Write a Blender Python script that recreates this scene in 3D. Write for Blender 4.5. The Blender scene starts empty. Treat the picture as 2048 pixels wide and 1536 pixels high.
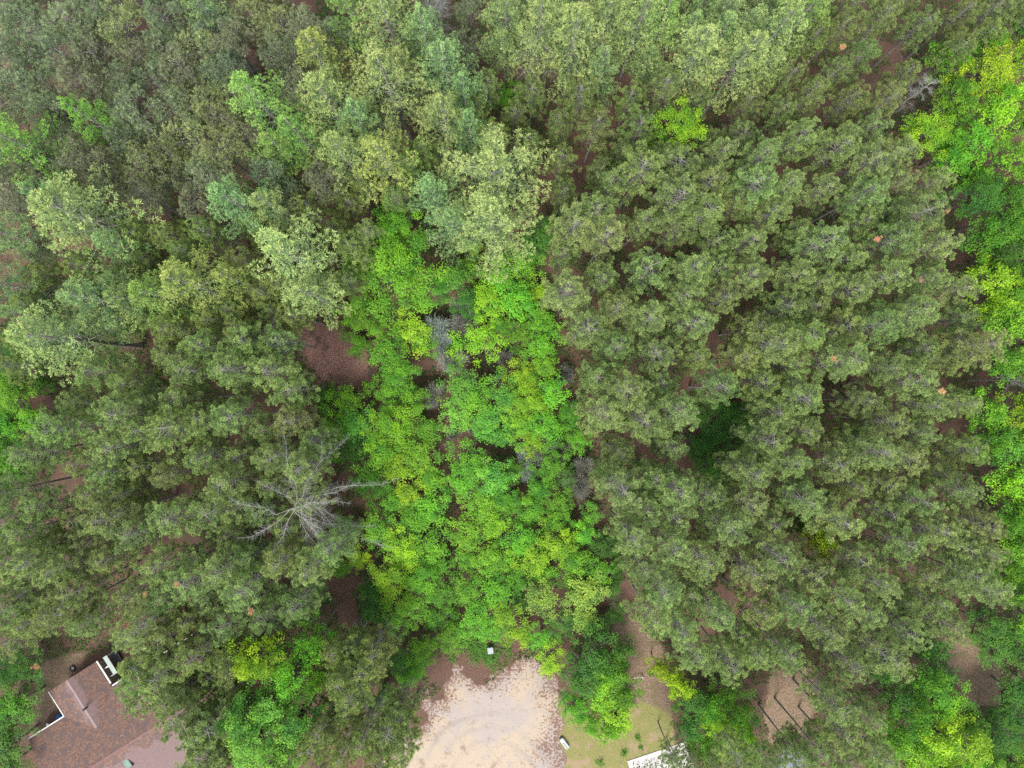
import bpy, bmesh, math, random
import numpy as np
from mathutils import Vector, Matrix

# ------------------------------------------------------------------ camera, sky, sun, exposure
sc = bpy.context.scene
H = 90.0                                   # the drone's height above the ground
TANH = 0.721                               # tan of half the horizontal field of view
K = TANH / 1024.0
cam_d = bpy.data.cameras.new('camera')
cam_d.sensor_width = 36.0
cam_d.lens = 18.0 / TANH
cam_d.clip_end = 3000.0
cam = bpy.data.objects.new('camera', cam_d)
sc.collection.objects.link(cam)
cam.location = (0, 0, H)
sc.camera = cam

SUN_EL, SUN_AZ = 58.0, 200.0               # degrees; azimuth clockwise from +Y
w = bpy.data.worlds.new('World')
sc.world = w
w.use_nodes = True
nt = w.node_tree
nt.nodes.clear()
sky = nt.nodes.new('ShaderNodeTexSky')
sky.sky_type = 'NISHITA'
sky.sun_disc = False
sky.sun_elevation = math.radians(SUN_EL)
sky.sun_rotation = math.radians(SUN_AZ)
hs = nt.nodes.new('ShaderNodeHueSaturation')
hs.inputs['Saturation'].default_value = 0.30   # a thin overcast: nearly white sky
bg = nt.nodes.new('ShaderNodeBackground')
bg.inputs['Strength'].default_value = 0.14
wo = nt.nodes.new('ShaderNodeOutputWorld')
nt.links.new(sky.outputs[0], hs.inputs['Color'])
nt.links.new(hs.outputs[0], bg.inputs['Color'])
nt.links.new(bg.outputs[0], wo.inputs[0])

sun_d = bpy.data.lights.new('sun', 'SUN')
sun_d.energy = 1.7
sun_d.angle = math.radians(20)
sun_d.color = (1.0, 0.96, 0.90)
sun = bpy.data.objects.new('sun', sun_d)
sc.collection.objects.link(sun)
az, el = math.radians(SUN_AZ), math.radians(SUN_EL)
sdir = Vector((math.sin(az) * math.cos(el), math.cos(az) * math.cos(el), math.sin(el)))
sun.rotation_euler = sdir.to_track_quat('Z', 'Y').to_euler()
sun.location = sdir * 200

sc.view_settings.view_transform = 'Standard'
sc.view_settings.look = 'None'
sc.view_settings.gamma = 1.0
sc.view_settings.exposure = 1.22
sc.cycles.use_denoising = False
sc.cycles.max_bounces = 5
sc.cycles.diffuse_bounces = 3
sc.cycles.glossy_bounces = 2
sc.cycles.transmission_bounces = 4

# ------------------------------------------------------------------ helpers
rng = np.random.default_rng(11)
COL = sc.collection


def W(px, py, z=0.0):
    """A point of the photograph (2048 x 1536) at height z, in metres."""
    k = K * (H - z)
    return np.array(((px - 1024.0) * k, (768.0 - py) * k, z))


def unit(v):
    return v / np.maximum(np.linalg.norm(v, axis=-1, keepdims=True), 1e-9)


def rdir(n):
    return unit(rng.normal(size=(n, 3)))


class Geo:
    """Triangles gathered into one mesh, with a 'tone' value per vertex."""

    def __init__(s):
        s.V, s.F, s.T, s.n = [], [], [], 0

    def add(s, V, F, T):
        s.V.append(V)
        s.F.append(F + s.n)
        s.T.append(T)
        s.n += len(V)

    def blades(s, P, D, L, Wd, t0, t1):
        n = len(P)
        if not n:
            return
        L = np.broadcast_to(L, (n,))[:, None]
        Wd = np.broadcast_to(Wd, (n,))[:, None]
        S = unit(np.cross(D, rdir(n)))
        V = np.stack([P, P + D * L * .6 + S * Wd * .5, P + D * L, P + D * L * .6 - S * Wd * .5], 1).reshape(-1, 3)
        b = np.arange(n)[:, None] * 4
        F = np.concatenate([b + [0, 1, 2], b + [0, 2, 3]])
        t0 = np.broadcast_to(t0, (n,))
        t1 = np.broadcast_to(t1, (n,))
        T = np.stack([t0, (t0 + 2 * t1) / 3, t1, (t0 + 2 * t1) / 3], 1).ravel()
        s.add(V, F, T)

    def leaves(s, C, N, size, tone):
        n = len(C)
        size = np.broadcast_to(size, (n,))[:, None]
        A = unit(np.cross(N, rdir(n)))
        B = np.cross(N, A)
        V = np.stack([C - A * size * .5, C + B * size * .36 + N * size * .1, C + A * size * .55 - N * size * .08,
                      C - B * size * .36 + N * size * .1], 1).reshape(-1, 3)
        b = np.arange(n)[:, None] * 4
        F = np.concatenate([b + [0, 1, 2], b + [0, 2, 3]])
        s.add(V, F, np.repeat(np.broadcast_to(tone, (n,)), 4))

    def sticks(s, A, B, r0, r1, tone=0.5):
        """Thin tapering three sided rods from A to B."""
        n = len(A)
        if not n:
            return
        D = unit(B - A)
        S = unit(np.cross(D, rdir(n)))
        U = np.cross(D, S)
        r0 = np.broadcast_to(r0, (n,))[:, None]
        r1 = np.broadcast_to(r1, (n,))[:, None]
        rings = []
        for P, r in ((A, r0), (B, r1)):
            for k in range(3):
                a = k * 2 * math.pi / 3
                rings.append(P + (S * math.cos(a) + U * math.sin(a)) * r)
        V = np.stack(rings, 1).reshape(-1, 3)
        b = np.arange(n)[:, None] * 6
        F = np.concatenate([b + f for f in ([0, 1, 4], [0, 4, 3], [1, 2, 5], [1, 5, 4], [2, 0, 3], [2, 3, 5])])
        s.add(V, F, np.repeat(np.broadcast_to(tone, (n,)), 6))

    def tube(s, pts, rad, k=7, tone=0.5):
        pts = np.asarray(pts, float)
        m = len(pts)
        V = []
        for i in range(m):
            d = unit(pts[min(i + 1, m - 1)] - pts[max(i - 1, 0)])
            ref = np.array((1., 0, 0)) if abs(d[0]) < .8 else np.array((0, 1., 0))
            a = unit(np.cross(d, ref))
            c = np.cross(d, a)
            for j in range(k):
                t = 2 * math.pi * j / k
                V.append(pts[i] + (a * math.cos(t) + c * math.sin(t)) * rad[i])
        F = []
        for i in range(m - 1):
            for j in range(k):
                p, q = i * k + j, i * k + (j + 1) % k
                F += [(p, q, q + k), (p, q + k, p + k)]
        for j in range(1, k - 1):
            F.append(((m - 1) * k, (m - 1) * k + j, (m - 1) * k + j + 1))
        s.add(np.array(V), np.array(F), np.full(len(V), tone))

    def mesh(s, name, mat):
        V, F, T = np.concatenate(s.V), np.concatenate(s.F), np.concatenate(s.T)
        me = bpy.data.meshes.new(name)
        me.vertices.add(len(V))
        me.vertices.foreach_set('co', V.astype(np.float32).ravel())
        me.loops.add(len(F) * 3)
        me.loops.foreach_set('vertex_index', F.astype(np.int32).ravel())
        me.polygons.add(len(F))
        me.polygons.foreach_set('loop_start', np.arange(len(F), dtype=np.int32) * 3)
        at = me.attributes.new('tone', 'FLOAT', 'POINT')
        at.data.foreach_set('value', T.astype(np.float32))
        me.materials.append(mat)
        me.update(calc_edges=True)
        return me


# ------------------------------------------------------------------ materials
def new_mat(name):
    m = bpy.data.materials.new(name)
    m.use_nodes = True
    m.node_tree.nodes.clear()
    return m, m.node_tree.nodes, m.node_tree.links


def mixrgb(N, Lk, a, b, fac, mode='MIX'):
    n = N.new('ShaderNodeMix')
    n.data_type = 'RGBA'
    n.blend_type = mode
    n.clamp_factor = True
    for sock, v in ((n.inputs[6], a), (n.inputs[7], b), (n.inputs[0], fac)):
        if hasattr(v, 'links'):
            Lk.new(v, sock)
        elif isinstance(v, (int, float)):
            sock.default_value = v
        else:
            sock.default_value = (*v, 1.0)
    return n.outputs[2]


def ramp(N, Lk, src, lo, hi):
    n = N.new('ShaderNodeMapRange')
    n.interpolation_type = 'SMOOTHSTEP'
    n.inputs['From Min'].default_value = lo
    n.inputs['From Max'].default_value = hi
    Lk.new(src, n.inputs['Value'])
    return n.outputs[0]


def math_n(N, Lk, op, a, b):
    n = N.new('ShaderNodeMath')
    n.operation = op
    for i, v in enumerate((a, b)):
        if hasattr(v, 'links'):
            Lk.new(v, n.inputs[i])
        else:
            n.inputs[i].default_value = v
    return n.outputs[0]


def noise(N, Lk, vec, scale, detail=4.0, rough=.55):
    n = N.new('ShaderNodeTexNoise')
    n.inputs['Scale'].default_value = scale
    n.inputs['Detail'].default_value = detail
    n.inputs['Roughness'].default_value = rough
    Lk.new(vec, n.inputs['Vector'])
    return n.outputs[0]


def attr(N, name):
    n = N.new('ShaderNodeAttribute')
    n.attribute_name = name
    return n


def foliage_mat(name, old, new, trans=.3, hue=.02, val=.22):
    """Leaf or needle: 'tone' runs from last year's growth to new growth; the object's own colour tints it."""
    m, N, Lk = new_mat(name)
    t = attr(N, 'tone').outputs['Fac']
    c = mixrgb(N, Lk, old, new, t)
    oi = N.new('ShaderNodeObjectInfo')
    c = mixrgb(N, Lk, c, oi.outputs['Color'], 1.0, 'MULTIPLY')
    hv = N.new('ShaderNodeHueSaturation')
    Lk.new(c, hv.inputs['Color'])
    mr = N.new('ShaderNodeMapRange')
    mr.inputs['To Min'].default_value = .5 - hue
    mr.inputs['To Max'].default_value = .5 + hue
    Lk.new(oi.outputs['Random'], mr.inputs['Value'])
    Lk.new(mr.outputs[0], hv.inputs['Hue'])
    r2 = math_n(N, Lk, 'FRACT', math_n(N, Lk, 'MULTIPLY', oi.outputs['Random'], 17.31), 0)
    mv = N.new('ShaderNodeMapRange')
    mv.inputs['To Min'].default_value = 1 - val
    mv.inputs['To Max'].default_value = 1 + val
    Lk.new(r2, mv.inputs['Value'])
    Lk.new(mv.outputs[0], hv.inputs['Value'])
    p = N.new('ShaderNodeBsdfPrincipled')
    p.inputs['Roughness'].default_value = .6
    p.inputs['Specular IOR Level'].default_value = .25
    Lk.new(hv.outputs[0], p.inputs['Base Color'])
    tr = N.new('ShaderNodeBsdfTranslucent')
    Lk.new(hv.outputs[0], tr.inputs['Color'])
    mx = N.new('ShaderNodeMixShader')
    mx.inputs[0].default_value = trans
    Lk.new(p.outputs[0], mx.inputs[1])
    Lk.new(tr.outputs[0], mx.inputs[2])
    o = N.new('ShaderNodeOutputMaterial')
    Lk.new(mx.outputs[0], o.inputs[0])
    return m


def plain_mat(name, col, col2=None, scale=6.0, rough=.8, metal=0.0):
    """A rough surface whose colour wanders between two tones."""
    m, N, Lk = new_mat(name)
    tc = N.new('ShaderNodeTexCoord')
    f = ramp(N, Lk, noise(N, Lk, tc.outputs['Object'], scale, 6), .35, .65)
    c = mixrgb(N, Lk, col, col2 or tuple(x * .75 for x in col), f)
    p = N.new('ShaderNodeBsdfPrincipled')
    p.inputs['Roughness'].default_value = rough
    p.inputs['Metallic'].default_value = metal
    Lk.new(c, p.inputs['Base Color'])
    o = N.new('ShaderNodeOutputMaterial')
    Lk.new(p.outputs[0], o.inputs[0])
    return m


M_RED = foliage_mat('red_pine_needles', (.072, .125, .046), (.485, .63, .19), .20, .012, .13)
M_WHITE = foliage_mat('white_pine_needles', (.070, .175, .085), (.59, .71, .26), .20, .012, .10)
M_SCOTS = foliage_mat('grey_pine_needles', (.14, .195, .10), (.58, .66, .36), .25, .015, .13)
M_LEAF = foliage_mat('broad_leaves', (.62, .80, .95), (1.75, 1.55, 1.1), .24, .012, .12)
M_HERB = foliage_mat('herb_leaves', (.032, .095, .022), (.17, .37, .05), .35)
M_ORANGE = foliage_mat('dead_needles', (.50, .25, .12), (.72, .42, .24), .2)
M_BARK = plain_mat('grey_pine_bark', (.195, .185, .165), (.32, .305, .275), 3.0, .9)
M_BARK2 = plain_mat('brown_bark', (.14, .115, .095), (.24, .21, .18), 3.0, .9)
M_DEAD = plain_mat('weathered_dead_wood', (.25, .245, .225), (.37, .36, .335), 3.0, .85)
M_TWIG = foliage_mat('bare_twigs', (.36, .37, .35), (.58, .59, .55), .0, .02, .12)


# ------------------------------------------------------------------ tree shapes
def tufts(g, C, AX, n, L, Wd, th0, th1, t0, t1):
    """n needles fanning out round each axis AX from each point C."""
    m = len(C)
    C = np.repeat(C, n, 0)
    AX = np.repeat(AX, n, 0)
    q = unit(np.cross(AX, rdir(m * n)))
    th = np.radians(rng.uniform(th0, th1, m * n))[:, None]
    D = unit(AX * np.cos(th) + q * np.sin(th))
    P = C + AX * rng.uniform(0, .3, (m * n, 1)) * L
    g.blades(P, D, L * rng.uniform(.75, 1.15, m * n), Wd, np.repeat(t0, n), np.clip(np.repeat(t1, n) + rng.normal(0, .1, m * n), 0, 1.3))


def bent_trunk(h, r, bend=.15):
    a = rng.uniform(0, 6.28)
    z = np.linspace(0, h, 7)
    off = bend * np.sin(z / h * 3.1) * rng.uniform(-1, 1)
    pts = np.stack([np.cos(a) * off, np.sin(a) * off, z], 1)
    rad = r * (1 - z / h * .86)
    return pts, rad


def red_pine(h, R, cl, dead=1.0, orange=0):
    """Returns (crown mesh, trunk mesh): a tall bare trunk with tufted needles at the ends of upturned limbs."""
    c, t = Geo(), Geo()
    pts, rad = bent_trunk(h - .3, .17)
    t.tube(pts, rad)
    zs = np.arange(h - cl, h - .3, .72)
    skew, skaz = rng.uniform(.05, .3), rng.uniform(0, 6.28)
    tc_, ta_, tt_ = [], [], []
    for z in zs:
        q = (z - (h - cl)) / cl
        prof = math.sqrt(max(.05, 1 - ((q - .30) / .76) ** 2)) * (1 - .22 * q)
        a0, nb = rng.uniform(0, 6.28), int(rng.integers(4, 7))
        for b in range(nb):
            a = a0 + b * 6.28 / nb + rng.normal(0, .22)
            ln = R * prof * rng.uniform(.55, 1.18) * (1 + skew * math.cos(a - skaz))
            o = np.array((math.cos(a), math.sin(a), 0))
            base = np.array((0, 0, z))
            mid = base + o * ln * .55 + np.array((0, 0, ln * rng.uniform(.02, .16)))
            end = base + o * ln + np.array((0, 0, ln * rng.uniform(.15, .42)))
            t.sticks(np.array([base, mid]), np.array([mid, end]), np.array([.034, .022]), np.array([.022, .011]))
            nt_ = int(3 + ln * 3.0)
            for k in range(nt_):
                f = 1.0 if k == 0 else rng.uniform(.2, 1.0) ** .7
                p = base + (mid - base) * (f / .55) if f < .55 else mid + (end - mid) * ((f - .55) / .45)
                aa = a + rng.uniform(-1.1, 1.1)
                o2 = np.array((math.cos(aa), math.sin(aa), rng.uniform(.25, 1.0)))
                e = p + unit(o2) * rng.uniform(.2, .55) * (0.3 if k == 0 else 1)
                t.sticks(p[None], e[None], .010, .006)
                tc_.append(e)
                ta_.append(unit(o2 + np.array((0, 0, .9))))
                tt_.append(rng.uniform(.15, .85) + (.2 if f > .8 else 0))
    for k in range(5):
        tc_.append(np.array((rng.normal(0, .25), rng.normal(0, .25), h - rng.uniform(0, .4))))
        ta_.append(unit(np.array((rng.normal(0, .3), rng.normal(0, .3), 1))))
        tt_.append(.95)
    C, A, T = np.array(tc_), np.array(ta_), np.array(tt_)
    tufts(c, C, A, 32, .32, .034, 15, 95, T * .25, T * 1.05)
    # dead lower limbs
    nd = int(18 * dead)
    z = rng.uniform(h * .38, h - cl * .32, nd)
    a = rng.uniform(0, 6.28, nd)
    ln = rng.uniform(.5, 1.0, nd) * R * .95
    B = np.stack([np.zeros(nd), np.zeros(nd), z], 1)
    E = B + np.stack([np.cos(a) * ln, np.sin(a) * ln, rng.uniform(-.25, .3, nd)], 1)
    t.sticks(B, E, .024, .010, .9)
    for k in range(2):
        f = rng.uniform(.4, .8, (nd, 1))
        P = B + (E - B) * f
        Q = P + unit(E - B + rng.normal(0, .5, (nd, 3))) * rng.uniform(.3, .8, (nd, 1))
        t.sticks(P, Q, .012, .006, .9)
    return c.mesh('pine_crown', M_RED), t.mesh('pine_trunk', M_BARK)


def white_pine(h, R, bot=.3):
    """Whorls of long limbs, each a feathery plume of soft needles, shorter towards a pointed top."""
    c, t = Geo(), Geo()
    pts, rad = bent_trunk(h, .24)
    t.tube(pts, rad)
    C, A, T = [], [], []
    z = h * bot
    a0 = rng.uniform(0, 6.28)
    up = np.array((0, 0, 1.))
    while z < h - .45:
        q = (z - h * bot) / (h * (1 - bot))
        Lm = R * (1 - q) ** .82 * min(1.0, .82 + q * 1.4)
        nb = 6 if q < .45 else 5
        a0 += 1.1
        for b in range(nb):
            a = a0 + b * 6.28 / nb + rng.normal(0, .16)
            ln = max(.4, Lm * rng.choice([rng.uniform(1.0, 1.2), rng.uniform(.5, .85)], p=[.65, .35]))
            o = np.array((math.cos(a), math.sin(a), 0))
            s = np.array((-math.sin(a), math.cos(a), 0))
            rise = rng.uniform(.04, .2) + .25 * q
            at = lambda x: np.array((0, 0, z)) + o * ln * x + up * (ln * rise * x + ln * .10 * x * x)
            axis = np.array([at(x) for x in np.linspace(0, 1, 5)])
            t.sticks(axis[:-1], axis[1:], np.linspace(.055, .02, 4) * (.5 + ln / 6), np.linspace(.04, .01, 4) * (.5 + ln / 6))
            n = max(3, int(ln * 3.4))
            for k in range(n):
                x = 1 - .86 * k / n
                p = at(x)
                C.append(p + rng.normal(0, .04, 3)); A.append(unit(o * .7 + up * .8 + rng.normal(0, .2, 3)))
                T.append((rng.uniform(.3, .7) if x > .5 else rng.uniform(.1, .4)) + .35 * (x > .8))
                wl = (.13 + .155 * ln * math.sin(math.pi * min(1, (1 - x) * 1.15 + .08)) ** .8) * rng.uniform(.6, 1.1)
                for sg in (-1, 1):
                    mm = max(1, int(wl / .30))
                    for m in range(mm):
                        d = (m + 1) / mm * wl
                        pp = p + s * sg * d + o * d * .85 + up * d * .10 + rng.normal(0, .04, 3)
                        C.append(pp); A.append(unit(o * .6 + s * sg * .45 + up * .7 + rng.normal(0, .2, 3)))
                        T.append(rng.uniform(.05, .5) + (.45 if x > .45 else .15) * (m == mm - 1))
        z += rng.uniform(1.6, 2.0) * (1.0 if q < .6 else .7)
    for k in range(8):
        C.append(np.array((rng.normal(0, .12), rng.normal(0, .12), h - k * .12))); A.append(unit(np.array((rng.normal(0, .4), rng.normal(0, .4), 1)))); T.append(1.)
    C, A, T = np.array(C), np.array(A), np.array(T)
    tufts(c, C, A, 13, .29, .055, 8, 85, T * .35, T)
    return c.mesh('white_pine_crown', M_WHITE), t.mesh('white_pine_trunk', M_BARK)


def grey_pine(h, R, cl):
    """A rounder, softer crown of short needles that lets many grey twigs show."""
    c, t = Geo(), Geo()
    pts, rad = bent_trunk(h - .8, .18)
    t.tube(pts, rad)
    nl = 34
    d = rdir(nl)
    d[:, 2] = np.abs(d[:, 2]) * 1.1 - .25
    cen = np.array((0, 0, h - cl * .5))
    L = cen + d * np.array((R, R, cl * .5)) * rng.uniform(.55, 1.0, (nl, 1))
    B = np.stack([np.zeros(nl), np.zeros(nl), np.clip(L[:, 2] - rng.uniform(.4, 1.8, nl), h - cl * 1.25, h)], 1)
    t.sticks(B, L, .04, .014)
    C, A, T = [], [], []
    for i in range(nl):
        m = int(rng.integers(13, 22))
        dd = unit(rng.normal(size=(m, 3)) + np.array((0, 0, .5)) + d[i] * .5)
        P = L[i] + dd * rng.uniform(.25, .75, (m, 1)) * R * .42
        t.sticks(np.repeat(L[i][None], m, 0), P, .012, .006)
        Q = P + unit(dd + rng.normal(0, .5, (m, 3))) * .35
        t.sticks(P, Q, .007, .004)
        C.append(P); A.append(unit(dd + np.array((0, 0, .8)) + d[i] * .4)); T.append(rng.uniform(.1, .75, m) + rng.normal(0, .12))
    C, A, T = np.concatenate(C), np.concatenate(A), np.concatenate(T)
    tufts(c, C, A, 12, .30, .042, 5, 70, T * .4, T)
    n = 26
    a = rng.uniform(0, 6.28, n)
    ln = rng.uniform(.4, 1.0, n) * R
    B = np.stack([a * 0, a * 0, rng.uniform(h * .45, h - cl * .6, n)], 1)
    E = B + np.stack([np.cos(a) * ln, np.sin(a) * ln, rng.uniform(-.2, .5, n)], 1)
    t.sticks(B, E, .022, .008)
    return c.mesh('grey_pine_crown', M_SCOTS), t.mesh('grey_pine_trunk', M_BARK)


def broadleaf(h, R, leaf, per=1.0, low=.28, flat=1.0):
    """An uneven crown of leaf clumps with gaps, on a forked trunk."""
    c, t = Geo(), Geo()
    cz = h - R * .75 * flat
    nl = int(26 + R * 11)
    d = rdir(nl)
    d[:, 2] = np.where(d[:, 2] < -.1, -d[:, 2] * .6, d[:, 2])
    ph = rng.uniform(0, 6.28, 3)
    ang = np.arctan2(d[:, 1], d[:, 0])
    shape = 1 + .17 * np.sin(2 * ang + ph[0]) + .13 * np.sin(3 * ang + ph[1]) + .09 * np.sin(5 * ang + ph[2])
    rad = R * shape * rng.uniform(.40, 1.06, nl)
    L = np.stack([d[:, 0] * rad * 1.05, d[:, 1] * rad * 1.05, cz + d[:, 2] * R * .75 * flat * rng.uniform(.35, 1.25, nl)], 1)
    k6 = max(6, nl // 6)
    a6 = rng.uniform(0, 6.28, k6)
    r6 = R * .42 * np.sqrt(rng.uniform(0, 1, k6))
    L[:k6] = np.stack([np.cos(a6) * r6, np.sin(a6) * r6, cz + R * .75 * flat * rng.uniform(.7, 1.05, k6)], 1)
    lr = (0.135 * R + .20) * rng.uniform(.6, 1.35, nl)
    C, N, T, S = [], [], [], []
    for i in range(nl):
        m = max(12, int(per * 4.6 * (lr[i] / leaf) ** 2))
        dd = rdir(m)
        dd[:, 2] = np.where(dd[:, 2] < -.25, -dd[:, 2], dd[:, 2])
        P = L[i] + dd * np.array((1, 1, .55)) * lr[i] * (rng.uniform(.3, 1.0, (m, 1)) ** .6) * (1 + .25 * rng.normal(size=(m, 1)))
        C.append(P)
        N.append(unit(dd * .55 + np.array((0, 0, .9)) + rng.normal(0, .42, (m, 3))))
        T.append(np.clip(rng.normal(.45, .30) + rng.normal(0, .18, m), 0, 1.15))
        S.append(leaf * rng.uniform(.7, 1.3, m))
    c.leaves(np.concatenate(C), np.concatenate(N), np.concatenate(S), np.concatenate(T))
    pts, rr = bent_trunk(h * .72, .035 * h ** .8, .3)
    t.tube(pts, rr)
    B = np.stack([np.zeros(nl), np.zeros(nl), np.clip(L[:, 2] - rng.uniform(.3, .9, nl) * R, h * low, h * .72)], 1)
    t.sticks(B, L, .012 * h ** .7, .01)
    return c.mesh('leaf_crown', M_LEAF), t.mesh('leaf_trunk', M_BARK2)


def twiggy(R, h, n, mat, thick=.012):
    """A leafless shrub: stems fanning up from the root, each splitting into fine twigs."""
    s, w_ = Geo(), Geo()
    k = 12
    a = rng.uniform(0, 6.28, k)
    rr = R * rng.uniform(.25, .7, k)
    A = np.zeros((k, 3))
    B = np.stack([np.cos(a) * rr, np.sin(a) * rr, h * rng.uniform(.5, .8, k)], 1)
    s.sticks(A, B, thick * 2.2, thick)
    i = rng.integers(0, k, n)
    f = rng.uniform(.35, 1, (n, 1))
    P = B[i] * f
    D = unit(unit(B[i]) + rng.normal(0, .75, (n, 3)) + np.array((0, 0, .3)))
    Q = P + D * rng.uniform(.25, .65, (n, 1)) * R
    w_.sticks(P, Q, thick * .9, thick * .5, rng.uniform(0, 1, n))
    for _ in range(2):
        f = rng.uniform(.3, 1, (n, 1))
        P2 = P + (Q - P) * f
        Q2 = P2 + unit(D + rng.normal(0, .8, (n, 3))) * rng.uniform(.12, .35, (n, 1)) * R
        w_.sticks(P2, Q2, thick * .6, thick * .4, rng.uniform(0, 1, n))
    return s.mesh('shrub_stems', mat), w_.mesh('shrub_twigs', mat)


def bare_tree(h, R, nb=16, bias=None, zlo=.55):
    """A dead pine: pale trunk and long drooping limbs with side twigs."""
    t, b_ = Geo(), Geo()
    pts, rad = bent_trunk(h, .2)
    t.tube(pts, rad)
    for k in range(nb):
        a = rng.uniform(0, 6.28)
        if bias is not None and rng.uniform() < .72:
            a = bias + rng.normal(0, 1.0)
        z = h * rng.uniform(zlo, .97)
        ln = R * rng.uniform(.55, 1.05) * (1.15 - .5 * (z / h - zlo) / (1 - zlo))
        o = np.array((math.cos(a), math.sin(a), 0))
        s_ = np.array((-math.sin(a), math.cos(a), 0))
        f = np.linspace(0, 1, 6)
        rise = rng.uniform(-.1, .3)
        cur = rng.normal(0, .12)
        kink = np.cumsum(rng.normal(0, .045, 6)) * (f > 0)
        P = np.array([np.array((0, 0, z)) + o * ln * x + s_ * ln * (cur * x * x + kink[i]) + np.array((0, 0, ln * (rise * x - .18 * x * x + kink[5 - i] * .4))) for i, x in enumerate(f)])
        b_.sticks(P[:-1], P[1:], np.linspace(.034, .013, 5) * (.6 + ln * .07), np.linspace(.030, .008, 5) * (.6 + ln * .07))
        n = int(14 + ln * 9)
        x = rng.uniform(.2, 1, n)
        i = np.minimum((x * 5).astype(int), 4)
        A = P[i] + (P[i + 1] - P[i]) * (x * 5 - i)[:, None]
        D = unit(o + s_ * (rng.choice([-1, 1], n) * rng.uniform(.4, 1.2, n))[:, None] + rng.normal(0, .25, (n, 3)))
        E = A + D * rng.uniform(.3, 1.3, (n, 1)) * (1.2 - x)[:, None] * .9
        b_.sticks(A, E, .011, .005)
        f2 = rng.uniform(.3, 1, (n, 1))
        A2 = A + (E - A) * f2
        b_.sticks(A2, A2 + unit(D + rng.normal(0, .7, (n, 3))) * rng.uniform(.15, .5, (n, 1)), .009, .005)
    return b_.mesh('dead_limbs', M_DEAD), t.mesh('dead_trunk', M_DEAD)


# ------------------------------------------------------------------ things
ORD = ('zeroth first second third fourth fifth sixth seventh eighth ninth tenth eleventh twelfth thirteenth fourteenth fifteenth '
       'sixteenth seventeenth eighteenth nineteenth twentieth twenty-first twenty-second twenty-third twenty-fourth twenty-fifth '
       'twenty-sixth twenty-seventh twenty-eighth twenty-ninth thirtieth').split()


def tag(o, label, cat, group=None):
    o['label'], o['category'] = label, cat
    if group:
        o['group'] = group
    return o


def obj(name, me, parent=None):
    o = bpy.data.objects.new(name, me)
    COL.objects.link(o)
    if parent:
        o.parent = parent
    return o


def plant(kind, parts, loc, rz, s, label, cat, group=None, color=(1, 1, 1), sz=None):
    """A tree or shrub: an Empty at its foot and one object per part; meshes are shared between repeats."""
    r = bpy.data.objects.new(kind, None)
    COL.objects.link(r)
    r.location = (float(loc[0]), float(loc[1]), 0.0)
    r.rotation_euler = (0, 0, rz)
    r.scale = (s, s, sz or s)
    tag(r, label, cat, group)
    for nm, me in parts:
        o = obj(nm, me, r)
        o.color = (*color, 1.0)
    return r


FOREST = []        # (px, py) of everything planted, for the undergrowth

# ------------------------------------------------------------------ ground
def in_poly(x, y, poly):
    p = np.array(poly, float)
    q = np.roll(p, -1, 0)
    inside = np.zeros(np.shape(x), bool)
    for (x0, y0), (x1, y1) in zip(p, q):
        if y0 == y1:
            continue
        c = (y0 > y) != (y1 > y)
        inside ^= c & (x < (x1 - x0) * (y - y0) / (y1 - y0) + x0)
    return inside


def poly_dist(x, y, poly):
    """Signed distance in photo pixels, positive inside."""
    p = np.array(poly, float)
    q = np.roll(p, -1, 0)
    d = np.full(np.shape(x), 1e9)
    for a, b in zip(p, q):
        ab = b - a
        t = np.clip(((x - a[0]) * ab[0] + (y - a[1]) * ab[1]) / (ab @ ab), 0, 1)
        d = np.minimum(d, np.hypot(x - a[0] - t * ab[0], y - a[1] - t * ab[1]))
    return np.where(in_poly(x, y, poly), d, -d)


def vnoise(x, y, s, seed):
    """Smooth value noise in numpy."""
    r = np.random.default_rng(seed).uniform(-1, 1, (64, 64))
    X, Y = x / s, y / s
    i, j = np.floor(X).astype(int), np.floor(Y).astype(int)
    fx, fy = X - i, Y - j
    fx, fy = fx * fx * (3 - 2 * fx), fy * fy * (3 - 2 * fy)
    g = lambda a, b: r[a % 64, b % 64]
    return (g(i, j) * (1 - fx) + g(i + 1, j) * fx) * (1 - fy) + (g(i, j + 1) * (1 - fx) + g(i + 1, j + 1) * fx) * fy


SAND = [(888, 1368), (915, 1350), (935, 1358), (962, 1368), (985, 1368), (1005, 1345), (1030, 1325), (1065, 1320), (1095, 1345), (1112, 1378), (1125, 1425),
        (1134, 1445), (1116, 1470), (1106, 1495), (1120, 1520), (1132, 1545), (1135, 1640), (745, 1640), (765, 1530), (790, 1498), (826, 1462),
        (846, 1440), (838, 1412), (852, 1399), (885, 1394)]
LAWN = [(1108, 1395), (1150, 1425), (1200, 1440), (1290, 1400), (1345, 1430), (1350, 1500), (1260, 1520), (1250, 1640), (1135, 1640), (1122, 1500)]
LITTER = [(580, 650), (640, 640), (700, 665), (742, 710), (735, 755), (690, 775), (640, 765), (610, 720)]
DIRT = [[(1285, 1250), (1330, 1300), (1345, 1400), (1340, 1500), (1290, 1480), (1270, 1380), (1230, 1290), (1215, 1190), (1240, 1180)],
        [(1545, 1335), (1625, 1335), (1635, 1420), (1600, 1490), (1550, 1500), (1525, 1430)],
        [(1880, 1270), (1940, 1280), (2000, 1330), (2000, 1410), (1930, 1420), (1890, 1340)],
        [(90, 1320), (180, 1300), (130, 1400), (60, 1480), (55, 1420)]]


def ground_grid(x0, x1, y0, y1, st):
    xs = np.arange(x0, x1 + st / 2, st)
    ys = np.arange(y0, y1 + st / 2, st)
    return xs, ys


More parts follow.
